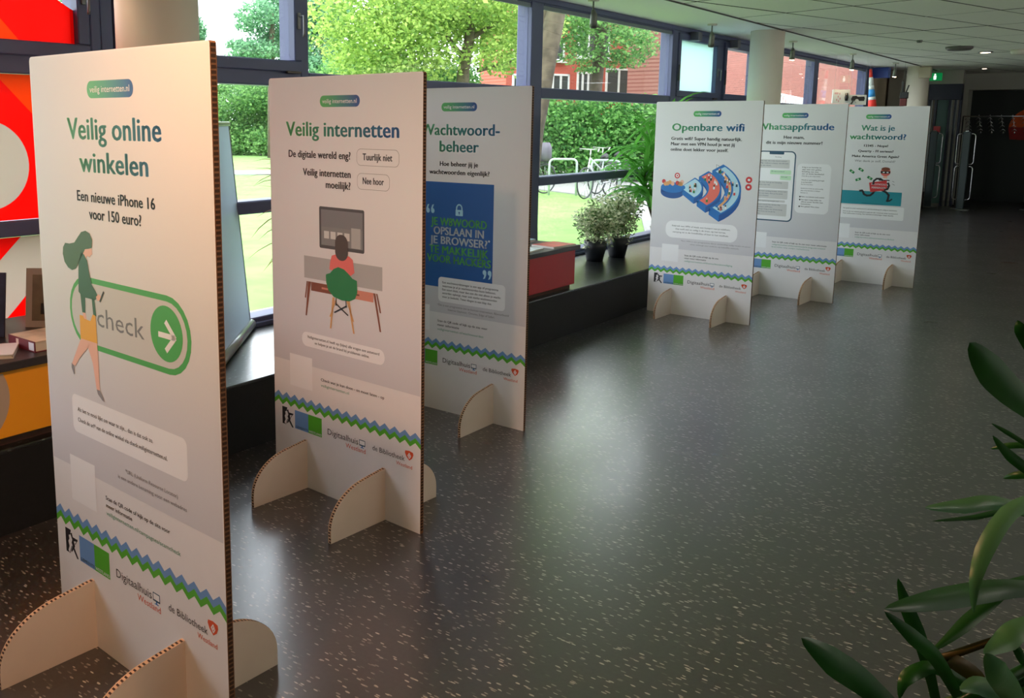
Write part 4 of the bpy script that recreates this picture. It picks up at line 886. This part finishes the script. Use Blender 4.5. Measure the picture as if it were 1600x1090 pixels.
disc('downlight', 'small lit downlight far back near the end wall', 'downlight', -2.6, 20.6, .06, .012, M['steel'], M['bulb'])
disc('sprinkler', 'tiny dark sprinkler head in the ceiling tiles above the far spots', 'sprinkler', -2.45, 13.46, .035, .03, M['steel'])
for k, (x, y, e_) in enumerate(((-1.45, .62, 1), (-.9, 1.9, 1))): disc('downlight', ['warm downlight above the nearest panel, out of the frame', 'second warm downlight near the camera, out of the frame'][k], 'downlight', x, y, .06, .01, M['steel'], M['bulb'])

# ------------------------------------------------------------------ far end of the hall
for k, y in enumerate((3.5, 9, 14.5)):  # added, unseen uplighters along the right-hand wall, only to brighten the ceiling
    t = thing('added_uplighter', ['nearest', 'middle', 'farthest'][k]+' added white trough uplighter that brightens the ceiling, unseen at the right-hand wall', 'added fill lamp', (3.5, y, 2.15))
    MB().box((-.16, -.6, 0), (0, .6, .02)).box((-.16, -.6, 0), (-.14, .6, .1)).box((-.16, -.6, 0), (0, -.58, .1)).box((-.16, .58, 0), (0, .6, .1)).build('trough', M['bwhite'], t)
    MB().tube([(-.07, -.5, .05), (-.07, .5, .05)], .015, 8).build('fill_tube', M['bulb'], t)
    l = bpy.data.lights.new('ceiling_fill', 'AREA'); l.shape = 'RECTANGLE'; l.size = .1; l.size_y = 1.1; l.energy = 62; l.color = (1, .93, .84)
    o = bpy.data.objects.new('ceiling_fill', l); COL.objects.link(o); o.location = (3.40, y, 2.27); o.rotation_euler = (0, PI*.82, 0)
# exit sign
t = thing('exit_sign', 'green lit exit sign under the ceiling above the far doors', 'exit sign', (-3.44, 20.75, 2.49))
MB().box((-.12, -.025, 0), (.12, .025, .15), None, .004).build('case', M['exitg'], t)
mb = MB(); mb.prism([(-.02, .02), (.02, .02), (.025, .075), (.02, .10), (-.02, .10), (-.025, .075)], lambda u_, v, w: (u_, -.027+w, v), .002); mb.prism([(.016*math.cos(a*PI/6), .12+.014*math.sin(a*PI/6)) for a in range(12)], lambda u_, v, w: (u_, -.027+w, v), .002); mb.build('pictogram', M['exitw'], t)
MB().tube([(0, 0, .15), (0, 0, .21)], .006, 6).build('bracket', M['steel'], t)
# entrance door unit
t = thing('door_1', None, None, (0, 0, 0)); t['kind'] = 'structure'
struct('header', bx((-3.56, 20.95, 2.12), (-2.98, 21.15, 2.43), None, .004), M['navy'], t)
for x in (-3.56, -3.45, -3.20, -3.10, -3.02): struct('post', bx((x, 21.0, 0), (x+.045, 21.1, 2.12), None, .003), M['navy'], t)
for x in (-3.50, -3.15, -3.06): struct('seal_strip', bx((x, 20.99, 0), (x+.015, 21.01, 2.12)), M['steel'], t)
struct('door_glass', bx((-3.40, 21.04, .05), (-3.20, 21.05, 2.12)), film_mat('door_glass_teal', (120, 156, 150), .6), t)
struct('push_plate', bx((-3.42, 20.97, 1.48), (-3.3, 20.985, 1.6), None, .003), M['red'], t)
struct('wall_side', bx((-3.6, 21.15, 0), (-3.56, YE, CZ)), M['wallw']) if False else None
struct('trim_30', bx((-3.56, 20.95, 2.43), (-2.98, 21.15, CZ)), mat('lintel_white', (160, 160, 150), .9))
# security gate posts
def gate(x, y, label):
    t = thing('gate_post', label, 'gate', (x, y, 0), 0, 'gate posts with chrome loops')
    MB().box((-.15, -.09, 0), (.15, .09, .02), None, .004).build('base_plate', M['steel'], t)
    MB().box((-.065, -.03, .02), (.065, .03, 1.50), None, .01).build('post', mat('post_slate', (44, 58, 60), .4), t)
    MB().box((-.03, -.033, 1.501), (.03, .033, 1.52), None, .003).build('cap', M['chrome'], t)
    for s_ in (-1, 1):
        for z0, z1 in ((.2, .84), (.88, 1.46)):
            pts = [(s_*.06, 0, z1), (s_*.10, 0, z1)]+[(s_*(.10+.05*math.sin(a)), 0, z1-.05+.05*math.cos(a)) for a in (.4, .8, 1.2, 1.57)]+[(s_*(.10+.05*math.cos(a)), 0, z0+.05-.05*math.sin(a)) for a in (0, .4, .8, 1.2, 1.57)]+[(s_*.06, 0, z0)]
            MB().tube(pts, .009, 8).build('loop', M['chrome'], t)
    return t
gate(-2.735, 20.3, 'dark gate post with four chrome loops, right of the far doors'); gate(-3.32, 20.5, 'dark gate post with chrome loops, half hidden behind the farthest panel')
# coat rack
t = thing('coat_rack', 'chrome rail with clusters of coat hooks in front of the dark end recess', 'coat rack', (-2.2, 21.4, 0))
MB().tube([(-.78, 0, 1.80), (1.4, 0, 1.80)], .012, 8).build('rail', M['chrome'], t)
for x in (-.78, .4, 1.4): MB().tube([(x, 0, 0), (x, 0, 1.8)], .012, 8).build('leg', M['black'], t); MB().box((x-.03, -.25, 0), (x+.03, .25, .02)).build('foot', M['black'], t)
for k in range(10):
    x = -.70+k*.19; mb = MB()
    for j in range(4):
        z = 1.76-j*.075; xx = x+j*.018
        mb.tube([(xx-.045, 0, z-.03), (xx-.02, -.012, z), (xx, -.016, z+.012), (xx+.02, -.012, z), (xx+.045, 0, z-.03)], .006, 6)
    mb.tube([(x, 0, 1.80), (x+.06, 0, 1.50)], .004, 6); mb.tube([(x+.058, 0, 1.50), (x+.06, 0, 1.46)], .012, 8)
    mb.tube([(x, 0, 1.80), (x, 0, 1.83)], .01, 6)
    mb.build('hook', M['chrome'], t)
# mural in the recess
t = thing('mural', 'orange and red rounded mural on the dark wall at the right edge', 'mural', (-1.95, 23.17, 1.45))
def mp(pts, m_, nm, k): MB().prism(pts, lambda u_, v, w: (u_, -k*.01+w, v), .008).build(nm, m_, t)
mp([(.42*math.cos(a*PI/20), .12+.42*math.sin(a*PI/20)) for a in range(0, 21)], mat('mural_orange', (216, 84, 20), .7, noise=.15, nscale=6), 'orange_dome', 1)
mp([(-.42, .1), (-.38, -.12), (.1, -.14), (.42, -.05), (.42, .12), (-.42, .14)], mat('mural_red', (150, 24, 22), .7, noise=.3, nscale=9), 'red_patch', 2)
mp([(.0, .1), (.42, .1), (.42, -.35), (.15, -.4), (.08, -.1)], mat('mural_ochre', (156, 116, 70), .7, noise=.3, nscale=9), 'ochre_patch', 3)

# hanging posters and pennant near the far windows
def hang(name, label, cat, x, y, z0, w, h, m_, yaw, th=.004):
    t = thing(name, label, cat, (x, y, z0), yaw); MB().box((-w/2, -th/2, 0), (w/2, th/2, h)).build('sheet', m_, t)
    for s_ in (-1, 1): MB().tube([(s_*w*.4, 0, h), (s_*w*.4, 0, CZ-z0)], .0015, 4).build('string', M['bwhite'], t)
    return t
YW = math.radians(35)
q = aty(1313, 160, 15.5); t = hang('hanging_poster', 'white box poster with small red print hanging by strings at the far window', 'poster', q.x, q.y, 1.95, .26, .215, M['w'] if 'w' in M else M['bwhite'], YW, .03)
mb = MB()
for u_, v, s_ in ((-.09, .15, 'FTBQ'), ): pass
for k, (u_, v) in enumerate(((-.1, .17), (-.08, .17), (-.06, .17), (-.03, .165), (-.05, .12), (-.02, .09), (-.07, .07), (-.04, .05))): mb.box((u_, -.017, v-.03), (u_+.008, -.0155, v))
mb.build('red_print', mat('poster_red', (190, 40, 90), .5), t); MB().lathe([(.02, 0), (.03, .05), (.02, .12)], 10).build('dark_shape', M['black'], t).location = (.08, -.02, .04)
q = aty(1339, 165, 15.7); t = hang('hanging_poster', 'white poster with a black machine drawing hanging right of the small poster', 'poster', q.x, q.y, 1.93, .27, .155, M['bwhite'], YW)
mb = MB(); F3 = lambda u_, v, w: (u_, -.004+w, v)
mb.prism([(-.10, .09), (-.08, .135), (-.02, .14), (.0, .125), (.10, .13), (.11, .10), (.10, .06), (.02, .06), (.0, .03), (-.03, .03), (-.05, .07), (-.09, .06)], F3, .0015); mb.prism([(-.08, .06), (-.05, .07), (-.08, .01), (-.11, .01)], F3, .0015); mb.build('machine_drawing', M['black'], t)
MB().prism([(.03*math.cos(a*PI/8)-.01, .06+.03*math.sin(a*PI/8)) for a in range(16)], lambda u_, v, w: (u_, -.006+w, v), .0015).build('dial', M['bwhite'], t)
q = aty(1364, 165, 17.6); t = thing('striped_pennant', 'narrow hanging pennant in red, white and blue beside the blue window end', 'pennant', (q.x, q.y, 1.86), 0)
zs = [0, .19, .24, .37, .44, .58, .72]
cols = [mat('pennant_red', (232, 52, 40), .6), M['bwhite'], mat('pennant_blue', (60, 150, 220), .6), M['bwhite'], M['bwhite'], mat('pennant_red_top', (226, 60, 50), .6)]
for i in range(6):
    w = lambda z: .075-.055*z/.72
    MB().tube([(-.12*zs[i], 0, zs[i]), (-.12*zs[i+1], 0, zs[i+1])], [w(zs[i]), w(zs[i+1])], 14).build(['red_band', 'white_band', 'blue_band', 'white_band', 'white_band', 'red_tip'][i], cols[i], t)
MB().tube([(-.0864, 0, .72), (-.09, 0, CZ-1.86)], .002, 4).build('string', M['bwhite'], t)
q = aty(1411, 165, 18.0)
t = thing('hanging_toy', 'dark red box with two black antennas hanging left of the farthest column', 'toy', (q.x, q.y, 1.95))
MB().box((-.05, -.04, 0), (.05, .04, .13), None, .006).build('box', mat('dark_red_box', (96, 36, 34), .6), t); MB().box((-.06, -.045, .13), (.065, .045, .24), None, .006).build('radio', M['black'], t)
MB().box((-.045, -.02, .24), (-.01, .02, .42), None, .004).build('antenna', M['black'], t); MB().tube([(.03, 0, .24), (.065, 0, .36)], .012, 6).build('antenna', M['black'], t); MB().tube([(-.02, 0, .42), (-.02, 0, CZ-1.95)], .0015, 4).build('string', M['steel'], t)
# magnetised counter unit below the hanging things is hidden by the panels

# ------------------------------------------------------------------ OUTSIDE
gy = -.005
def ground(name, pts, z, m, label, cat, th=.05):
    o = MB().prism(pts, lambda u_, v, w: (u_, v, z-th+w), th).build(name, m); tag(o, label, cat); return o
o = ground('lawn', [(-4.45, -15), (-4.45, 70), (-80, 70), (-80, -15)], -.03, M['lawn'], 'bright green mown lawn outside the windows', 'lawn')
ground('paving', [(-5.7, 12.6), (-6.78, 14.8), (-8.0, 16.1), (-9.1, 17.7), (-10.2, 18.8), (-11.8, 19.6), (-16, 20.0), (-22, 20), (-20, 31), (-4.5, 31), (-4.5, 12.9)], 0, M['paving'], 'grey paved area with the bicycles beyond the lawn', 'paving', .028)
ground('edge_strip', [(-4.45, -6), (-4.45, 19), (-5.6, 19), (-5.75, 12.5), (-5.85, 5), (-5.85, -6)], .012, M['path'], 'pale concrete strip between the lawn and the window wall', 'pavement', .04)
a_, b_ = atz(367, 272, 0), atz(470, 272, 0); d = (b_-a_).normalized(); n_ = Vector((-d.y, d.x, 0))
n_ = n_ if n_.dot(Vector((-1, 1, 0))) > 0 else -n_
pp = [a_-d*14, a_+d*9, a_+d*9+n_*2.3, a_-d*14+n_*2.3]; ground('garden_path', [(p.x, p.y) for p in pp], .0, M['path'], 'narrow grey path crossing the far lawn', 'path', .028)

def leaves(centers, radii, n, size, seed, up=.3):
    """cloud of single-quad leaves, denser towards the surface of each ellipsoid"""
    g = np.random.default_rng(seed); V = []
    k = len(centers); per = np.maximum(1, (n*np.array([r[0]*r[1]+r[2]*r[0] for r in radii])/sum(r[0]*r[1]+r[2]*r[0] for r in radii)).astype(int))
    for c, r, m_ in zip(centers, radii, per):
        d = g.normal(size=(m_, 3)); d /= np.linalg.norm(d, axis=1)[:, None]
        rr = g.random(m_)**.33*(.85+.3*g.random(m_)); p = np.array(c)+d*rr[:, None]*np.array(r)
        a = g.normal(size=(m_, 3)); a[:, 2] *= .6; a /= np.linalg.norm(a, axis=1)[:, None]
        b = np.cross(a, g.normal(size=(m_, 3))); b /= np.linalg.norm(b, axis=1)[:, None]
        s = size*(.6+.8*g.random(m_))[:, None]
        V.append(np.stack([p-a*s*.5, p+b*s*.3, p+a*s*.5, p-b*s*.3], 1).reshape(-1, 3))
    return np.concatenate(V)
def cloud(name, V, m, parent, label=None, cat=None, group=None):
    n = len(V)//4; me = bpy.data.meshes.new(name); me.vertices.add(len(V)); me.vertices.foreach_set('co', V.astype(np.float32).ravel())
    me.loops.add(4*n); me.loops.foreach_set('vertex_index', np.arange(4*n, dtype=np.int32)); me.polygons.add(n)
    me.polygons.foreach_set('loop_start', np.arange(0, 4*n, 4, dtype=np.int32)); me.update(calc_edges=True); me.materials.append(m)
    o = bpy.data.objects.new(name, me); link(o, parent); o['kind'] = 'stuff'; return o
def tree(label, base, trunk, r, blobs, m, nleaf, lsize, seed, barkm='bark', group='trees beyond the windows', limbs=()):
    """trunk: list of world points; blobs: (world centre, radii)"""
    t = thing('tree', label, 'tree', (base.x, base.y, -.02), 0, group); o = Vector((base.x, base.y, -.02))
    mb = MB().tube([p-o for p in trunk], r, 12)
    mb.build('trunk', M[barkm], t)
    for L_, rr in limbs: MB().tube([p-o for p in L_], rr, 8).build('branch', M[barkm], t)
    cs = [tuple(Vector(c)-o) for c, _ in blobs]; rs = [q for _, q in blobs]
    cloud('foliage', leaves(cs, rs, nleaf, lsize, seed), m, t); return t
def blob(px, py, d, rx, rz): return (at(px, py, d), (rx, rx, rz))
# near trunk with the forked limb at the left of the fourth window
b0_ = at(838, 200, 12.0); tr = [Vector((at(818, 380, 12).x, at(818, 380, 12).y, -.1)), at(820, 300, 12), at(834, 200, 12), at(845, 150, 12), at(852, 110, 12), at(858, 70, 12.0), at(868, 25, 12), at(880, -40, 12), at(890, -120, 12)]
tree('leaning pale trunk at the left of the window with the brick building', b0_, tr, [.2, .17, .14, .13, .125, .14, .13, .12, .09], [blob(800, -160, 12, 2.2, 1.2), blob(930, -200, 12.5, 2.0, 1.0)], M['fgreen'], 9000, .10, 11, limbs=[([at(858, 75, 12), at(852, 30, 12.1), at(850, -20, 12.2)], [.09, .08, .06])])
b1 = at(928, 190, 28.5); tr = [Vector((b1.x, b1.y, -.1)), at(930, 150, 28.5), at(935, 95, 28.5), at(938, 60, 28.5), at(942, 20, 28.5), at(945, -60, 28.5)]
fb = [blob(885, 50, 28, .9, .5), blob(905, 88, 28, .7, .3), blob(880, 30, 28, .9, .4), blob(900, 65, 28, .6, .4), blob(965, 68, 27.6, .8, .45), blob(985, 92, 27.8, .6, .3), blob(960, 95, 27.8, .5, .3), blob(990, 52, 27.6, .7, .4), blob(1010, 78, 27.6, .4, .3), blob(925, 30, 28, 1.3, .4), blob(1005, 62, 28, .4, .3), blob(960, 35, 29, 1.2, .5), blob(935, -40, 28, 2.2, 1.0), blob(915, 108, 28, .4, .15), blob(1033, 70, 27, .22, .22)]
tree('tree with dark straight trunk before the brick building', b1, tr, [.22, .2, .2, .19, .17, .14], fb, M['fgreen2'], 9500, .12, 12, 'barkd')
# yellow green tree in the large window
b2 = at(718, 240, 25); tr = [Vector((b2.x, b2.y, -.1)), at(722, 150, 25), at(724, 110, 25), at(730, 80, 25), at(735, 50, 25), at(730, 0, 25)]
fb = [blob(x, y, 24.5+random.uniform(-1, 1.5), rx, rz) for x, y, rx, rz in ((590, 20, 2.0, 1.1), (560, 60, 1.3, .8), (620, 70, 1.6, .9), (580, 105, 1.2, .6), (650, 30, 1.6, 1.0), (690, 10, 1.8, .8), (720, 30, 1.6, .6), (770, 30, 1.7, 1.0), (800, 70, 1.2, .9), (660, 90, 1.2, .7), (780, 85, .9, .5), (820, 20, 1.2, 1.0), (620, 115, 1.0, .5), (700, -60, 4.5, 1.5))]
tree('large yellow green tree filling the window above the second and third panels', b2, tr, [.24, .20, .17, .15, .14, .10], fb, M['fgreen'], 46000, .12, 13, 'bark', limbs=[([at(735, 60, 25), at(760, 45, 25), at(785, 30, 25)], [.08, .06, .03]), ([at(724, 90, 25), at(700, 60, 25), at(680, 30, 25)], [.08, .06, .03]), ([at(745, 110, 26), at(775, 103, 26), at(812, 92, 26)], [.07, .06, .04])])
b3 = at(500, 240, 38); tr = [Vector((b3.x, b3.y, -.1)), at(502, 150, 38), at(505, 80, 38), at(508, 20, 38)]
fb = [blob(x, y, 38+random.uniform(-1, 1), rx, rz) for x, y, rx, rz in ((505, 15, 1.5, 1.2), (500, 60, 1.3, 1.0), (530, 95, 1.6, .8), (500, 105, 1.2, .6), (550, 100, 1.4, .7), (490, 30, 1.0, 1.0))]
tree('darker green tree at the left of the large window', b3, tr, [.25, .22, .2, .15], fb, M['fgreen3'], 13000, .17, 14)
b4 = at(425, 240, 42); tr = [Vector((b4.x, b4.y, -.1)), at(425, 150, 42), at(424, 80, 42), at(426, 10, 42)]
fb = [blob(x, y, 42+random.uniform(-1, 1), rx, rz) for x, y, rx, rz in ((405, 22, 1.1, .6), (385, 38, .6, .4), (430, 15, 1.0, .8), (445, 45, 1.0, .8), (415, 55, .9, .5), (375, 70, .7, .28), (400, 78, 1.1, .45), (435, 78, 1.2, .7), (385, 86, .9, .35), (440, 0, .8, .8))]
tree('bluish green tree against white sky in the left sash window', b4, tr, [.22, .2, .15, .1], fb, M['fgreen3'], 9000, .16, 15)
tree('small far tree at the edge of the thick round column', at(300, 200, 50), [Vector((at(300, 200, 50).x, at(300, 200, 50).y, -.1)), at(300, 120, 50), at(302, 60, 50)], [.2, .18, .1], [blob(303, 50, 50, .7, .9), blob(112, 8, 50, 1.0, .5), blob(125, 14, 50, .8, .5)][:1], M['fgreen3'], 1500, .2, 16)
tree('small far tree above the red window film', at(115, 200, 50), [Vector((at(115, 200, 50).x, at(115, 200, 50).y, -.1)), at(115, 120, 50), at(115, 20, 50)], [.2, .18, .1], [blob(112, 6, 50, .8, .45), blob(124, 12, 50, .7, .5), blob(113, 60, 50, 1.5, 1.3)], M['fgreen3'], 2500, .2, 17)
def bush(name, label, blobs, m, n, size, seed, group, ctr):
    t = thing(name, label, 'bush', (ctr.x, ctr.y, -.02), 0, group); o = Vector((ctr.x, ctr.y, -.02))
    MB().tube([(0, 0, 0), (.05, 0, .6), (0, .1, 1.1)], [.06, .05, .03], 6).build('stem', M['barkd'], t)
    cloud('foliage', leaves([tuple(Vector(c)-o) for c, _ in blobs], [q for _, q in blobs], n, size, seed), m, t); return t
def B(px, py, d, rx, rz): return (at(px, py, d), (rx, rx, rz))
r_ = random.Random(2)
for k, (px, lab) in enumerate(((350, 'leafy bush at the left of the far shrubbery'), (395, 'leafy bush in the shrubbery behind the leaning banner'), (440, 'leafy bush partly behind the second panel'), (520, 'bush below the darker green tree'), (300, 'bush behind the nearest panel'))):
    bl = [B(px+r_.uniform(-25, 25), y, 46+r_.uniform(-1.5, 1.5), 1.3, .8) for y in (150, 165, 185, 205, 222)]+[B(px, 215, 46, 1.8, .9), B(px+12, 140, 47, 1.2, .6)]
    bush('shrub', lab, bl, M['fgreen2'], 9000, .17, 20+k, 'shrubs behind the lawn', at(px, 238, 46))
# hedge by the bicycles: several plants, one continuous clipped run seen as a mass
h0 = at(770, 210, 27); h1 = at(1120, 210, 27)
for k in range(6):
    px = 790+k*58; bl = [B(px+r_.uniform(-20, 20), y, 26+r_.uniform(-.5, .8), .75, .55) for y in (178, 190, 205, 225, 245, 258) for _ in (0, 1)]
    lab = ['dense green bush behind the bare bicycle hoop at the window mullion', 'dense green bush behind the left bicycle hoop', 'dense green bush behind the bicycle handlebars', 'dense green bush behind the rear wheels of the bicycles', 'dense green bush behind the potted palm', 'dense green bush hidden behind the fourth panel'][k]
    bush('hedge_bush', lab, bl, M['hedgem'], 7000, .12, 40+k, 'hedge bushes by the bicycle stands', at(px, 270, 26))
for k, (px) in enumerate((560, 640, 720)):
    bl = [B(px+r_.uniform(-30, 30), y, 28+r_.uniform(-.5, .5), 1.0, .7) for y in (122, 135, 150, 180, 210)]
    bush('shrub', ['tall shrub behind the second panel seen over its top', 'tall shrub between the second and third panels', 'tall shrub above the third panel'][k], bl, M['fgreen2'], 6000, .15, 60+k, 'shrubs behind the lawn', at(px, 238, 28))

# bicycles and hoops
def hoop(x, y, yaw, label):
    t = thing('bicycle_stand', label, 'bicycle stand', (x, y, 0), yaw, 'metal bicycle hoops')
    w, h, r = .62, .82, .10
    pts = [(-w/2, 0, 0), (-w/2, 0, h-r)]+[(-w/2+r-r*math.cos(a), 0, h-r+r*math.sin(a)) for a in (.4, .8, 1.2, 1.57)]+[(w/2-r+r*math.sin(a), 0, h-r+r*math.cos(a)) for a in (0, .4, .8, 1.2, 1.57)]+[(w/2, 0, 0)]
    MB().tube(pts, .026, 8).build('hoop', mat('galvanised', (176, 190, 184), .5, .3), t)
def between(a, b): return ((a.x+b.x)/2, (a.y+b.y)/2, math.atan2(b.y-a.y, b.x-a.x))
x, y, yw_ = between(at(930, 300, 20), at(960, 298, 20.0)); hoop(x, y, yw_, 'metal hoop with the bicycle leaning on it')
x, y, yw_ = between(at(865, 290, 20.5), at(893, 288, 20.5)); hoop(x, y, yw_, 'empty metal hoop left of the bicycles')
def bicycle(label, a, b, mcol, seat=False):
    x, y, yaw = between(a, b); t = thing('bicycle', label, 'bicycle', (x, y, 0), yaw, 'bicycles at the hoops'); w = .53; R_ = .33
    for s_ in (-1, 1):
        n = 28; pts = [(s_*w+R_*math.cos(2*PI*k/n), 0, R_+.015+R_*math.sin(2*PI*k/n)) for k in range(n+1)]
        wh = MB().tube(pts, .018, 6, caps=False).build('wheel', mat('tyre', (60, 62, 64), .7), t); sp_ = MB()
        for k in range(12): a_ = 2*PI*k/12; sp_.tube([(s_*w, 0, R_+.015), (s_*w+R_*math.cos(a_), 0, R_+.015+R_*math.sin(a_))], .003, 4)
        sp_.build('spokes', M['chrome'], wh)
    F = (-w, 0, R_+.015); Rr = (w, 0, R_+.015); bb = (.08, 0, .30); st = (.22, 0, .80); hd = (-.36, 0, .88); hl = (-.39, 0, .72)
    mb = MB()
    for p, q, r in ((hd, F, .016), (hl, bb, .022), (hd, (.16, 0, .60), .018), (bb, st, .016), (bb, Rr, .012), ((.19, 0, .68), Rr, .010)): mb.tube([p, q], r, 8)
    mb.build('frame', mcol, t)
    MB().tube([(-.50, -.27, 1.02), (-.40, -.24, 1.08), (-.34, 0, 1.06), (-.40, .24, 1.08), (-.28, .28, 1.04)], .014, 8).build('handlebar', M['chrome'], t); MB().tube([(-.36, 0, .86), (-.34, 0, 1.07)], .014, 8).build('stem', M['chrome'], t)
    MB().tube([(.10, 0, .87), (.18, 0, .885), (.30, 0, .90)], [.02, .05, .08], 10).build('saddle', M['black'], t); MB().tube([st, (.22, 0, .88)], .013, 8).build('seat_post', M['chrome'], t)
    MB().tube([(w-R_-.02, 0, .45), (w-.2, 0, R_+.36), (w, 0, R_+.39), (w+.25, 0, R_+.28), (w+.36, 0, R_+.05)], .014, 6).build('mudguard', mcol, t)
    MB().box((w-.25, -.06, .74), (w+.2, .06, .76)).build('carrier', M['black'], t)
    MB().tube([(.08, -.08, .30), (.02, -.09, .18)], .012, 6).build('crank', M['chrome'], t); MB().tube([(.10, .05, .3), (.22, .2, .02)], .01, 6).build('kickstand', M['black'], t)
    if seat: MB().lathe([(.10, 0), (.15, .08), (.15, .30), (.10, .42)], 14, (w, 0, .76)).build('child_seat', mat('seat_grey', (92, 88, 98), .6), t)
bicycle('light grey bicycle with raised handlebars leaning on the hoop', at(916, 300, 19.6), at(950, 299, 20.3), mat('bike_silver', (196, 204, 204), .4))
bicycle('dark bicycle behind the light grey one', at(935, 292, 21.0), at(972, 290, 21.6), mat('bike_black', (60, 66, 66), .4))
bicycle('bicycle with grey child seat at the edge of the window mullion', at(808, 290, 20.6), at(838, 289, 20.9), mat('bike_grey', (90, 90, 96), .4), True)

# brick building behind the trees
def building(name, label, p0, p1, H, m, wins, z0=-.02):
    d = (p1-p0); Ln = math.hypot(d.x, d.y); yaw = math.atan2(d.y, d.x); t = thing(name, label, 'building', (p0.x, p0.y, z0), yaw)
    MB().box((0, 0, 0), (Ln, 2, H)).build('wall', m, t)
    MB().box((-.1, -.15, H), (Ln+.1, 2.1, H+.2)).build('roof_edge', M['bwhite'], t)
    for (a, b, c, e, npan) in wins:
        fr_ = MB()
        fr_.box((a, -.06, c), (b, .06, c+.08)); fr_.box((a, -.06, e-.08), (b, .06, e)); fr_.box((a, -.06, c), (a+.08, .06, e)); fr_.box((b-.08, -.06, c), (b, .06, e))
        for k in range(1, npan): x = a+(b-a)*k/npan; fr_.box((x-.05, -.05, c), (x+.05, .05, e))
        fr_.box((a-.08, -.14, c-.07), (b+.08, .05, c))
        f_ = fr_.build('window', M['bwhite'], t)
        for k in range(npan): x0_ = a+(b-a)*k/npan; MB().box((x0_+.06, -.035, c+.08), (x0_+(b-a)/npan-.06, -.02, e-.08)).build('pane', M['bglass'], f_)
    return t
D = 33
pA, pB = at(790, 150, 36), at(1048, 150, 40)
dA = Vector((pB.x-pA.x, pB.y-pA.y)); LA = dA.length
def ua(px):                                                     # distance along the facade for an image column
    r = ray(px, 120); den = r.x*dA.y-r.y*dA.x; tt = (pA.x*dA.y-pA.y*dA.x)/den; return (Vector((r.x*tt, r.y*tt))-Vector((pA.x, pA.y))).length
def za(px, py):
    r = ray(px, py); den = r.x*dA.y-r.y*dA.x; tt = (pA.x*dA.y-pA.y*dA.x)/den; return CAMH+r.z*tt+.02
W_ = []
for x0_, x1_, yt, yb, n_ in ((862, 889, 115, 145, 2), (901, 927, 112, 147, 3), (946, 1006, 106, 150, 3), (1036, 1060, 104, 148, 1), (862, 880, 60, 95, 1), (994, 1008, 45, 86, 2), (1036, 1060, 62, 90, 1), (900, 950, 40, 90, 3), (800, 845, 115, 145, 3), (760, 790, 60, 90, 1)):
    W_.append((ua(x0_) if x0_ > 795 else .3, ua(x1_) if x1_ > 795 else 1.2, za(x0_, yb), za(x0_, yt), n_))
building('brick_building', 'red brick building with white windows behind the trees', pA, pB+Vector((dA.x, dA.y, 0))*.03, 8.5, M['brick'], W_)
pC, pD = at(1062, 150, 30), at(1400, 150, 46); 
building('brick_wing', 'plain brick wing wall seen through the right windows', pC, pD, 9, M['brick2'], [(2, 3.2, 1.0, 1.6, 2)])
t = thing('white_railing', 'white slatted railing outside below the brick wing, right of the cream column', 'railing', tuple(Vector((at(1216, 160, 22).x, at(1216, 160, 22).y, 0))))
a_, b_ = at(1216, 160, 22), at(1262, 160, 27); o_ = Vector((a_.x, a_.y, 0))
MB().tube([Vector((0, 0, 2.35)), Vector((b_.x-a_.x, b_.y-a_.y, 2.35))], .03, 6).build('top_rail', M['bwhite'], t); MB().tube([Vector((0, 0, 1.6)), Vector((b_.x-a_.x, b_.y-a_.y, 1.6))], .03, 6).build('bottom_rail', M['bwhite'], t)
for k in range(13): v_ = Vector(((b_.x-a_.x)*k/12, (b_.y-a_.y)*k/12, 0)); MB().box(tuple(v_+Vector((-.02, -.02, 0 if k % 4 == 0 else 1.6))), tuple(v_+Vector((.02, .02, 2.35)))).build('baluster', M['bwhite'], t)
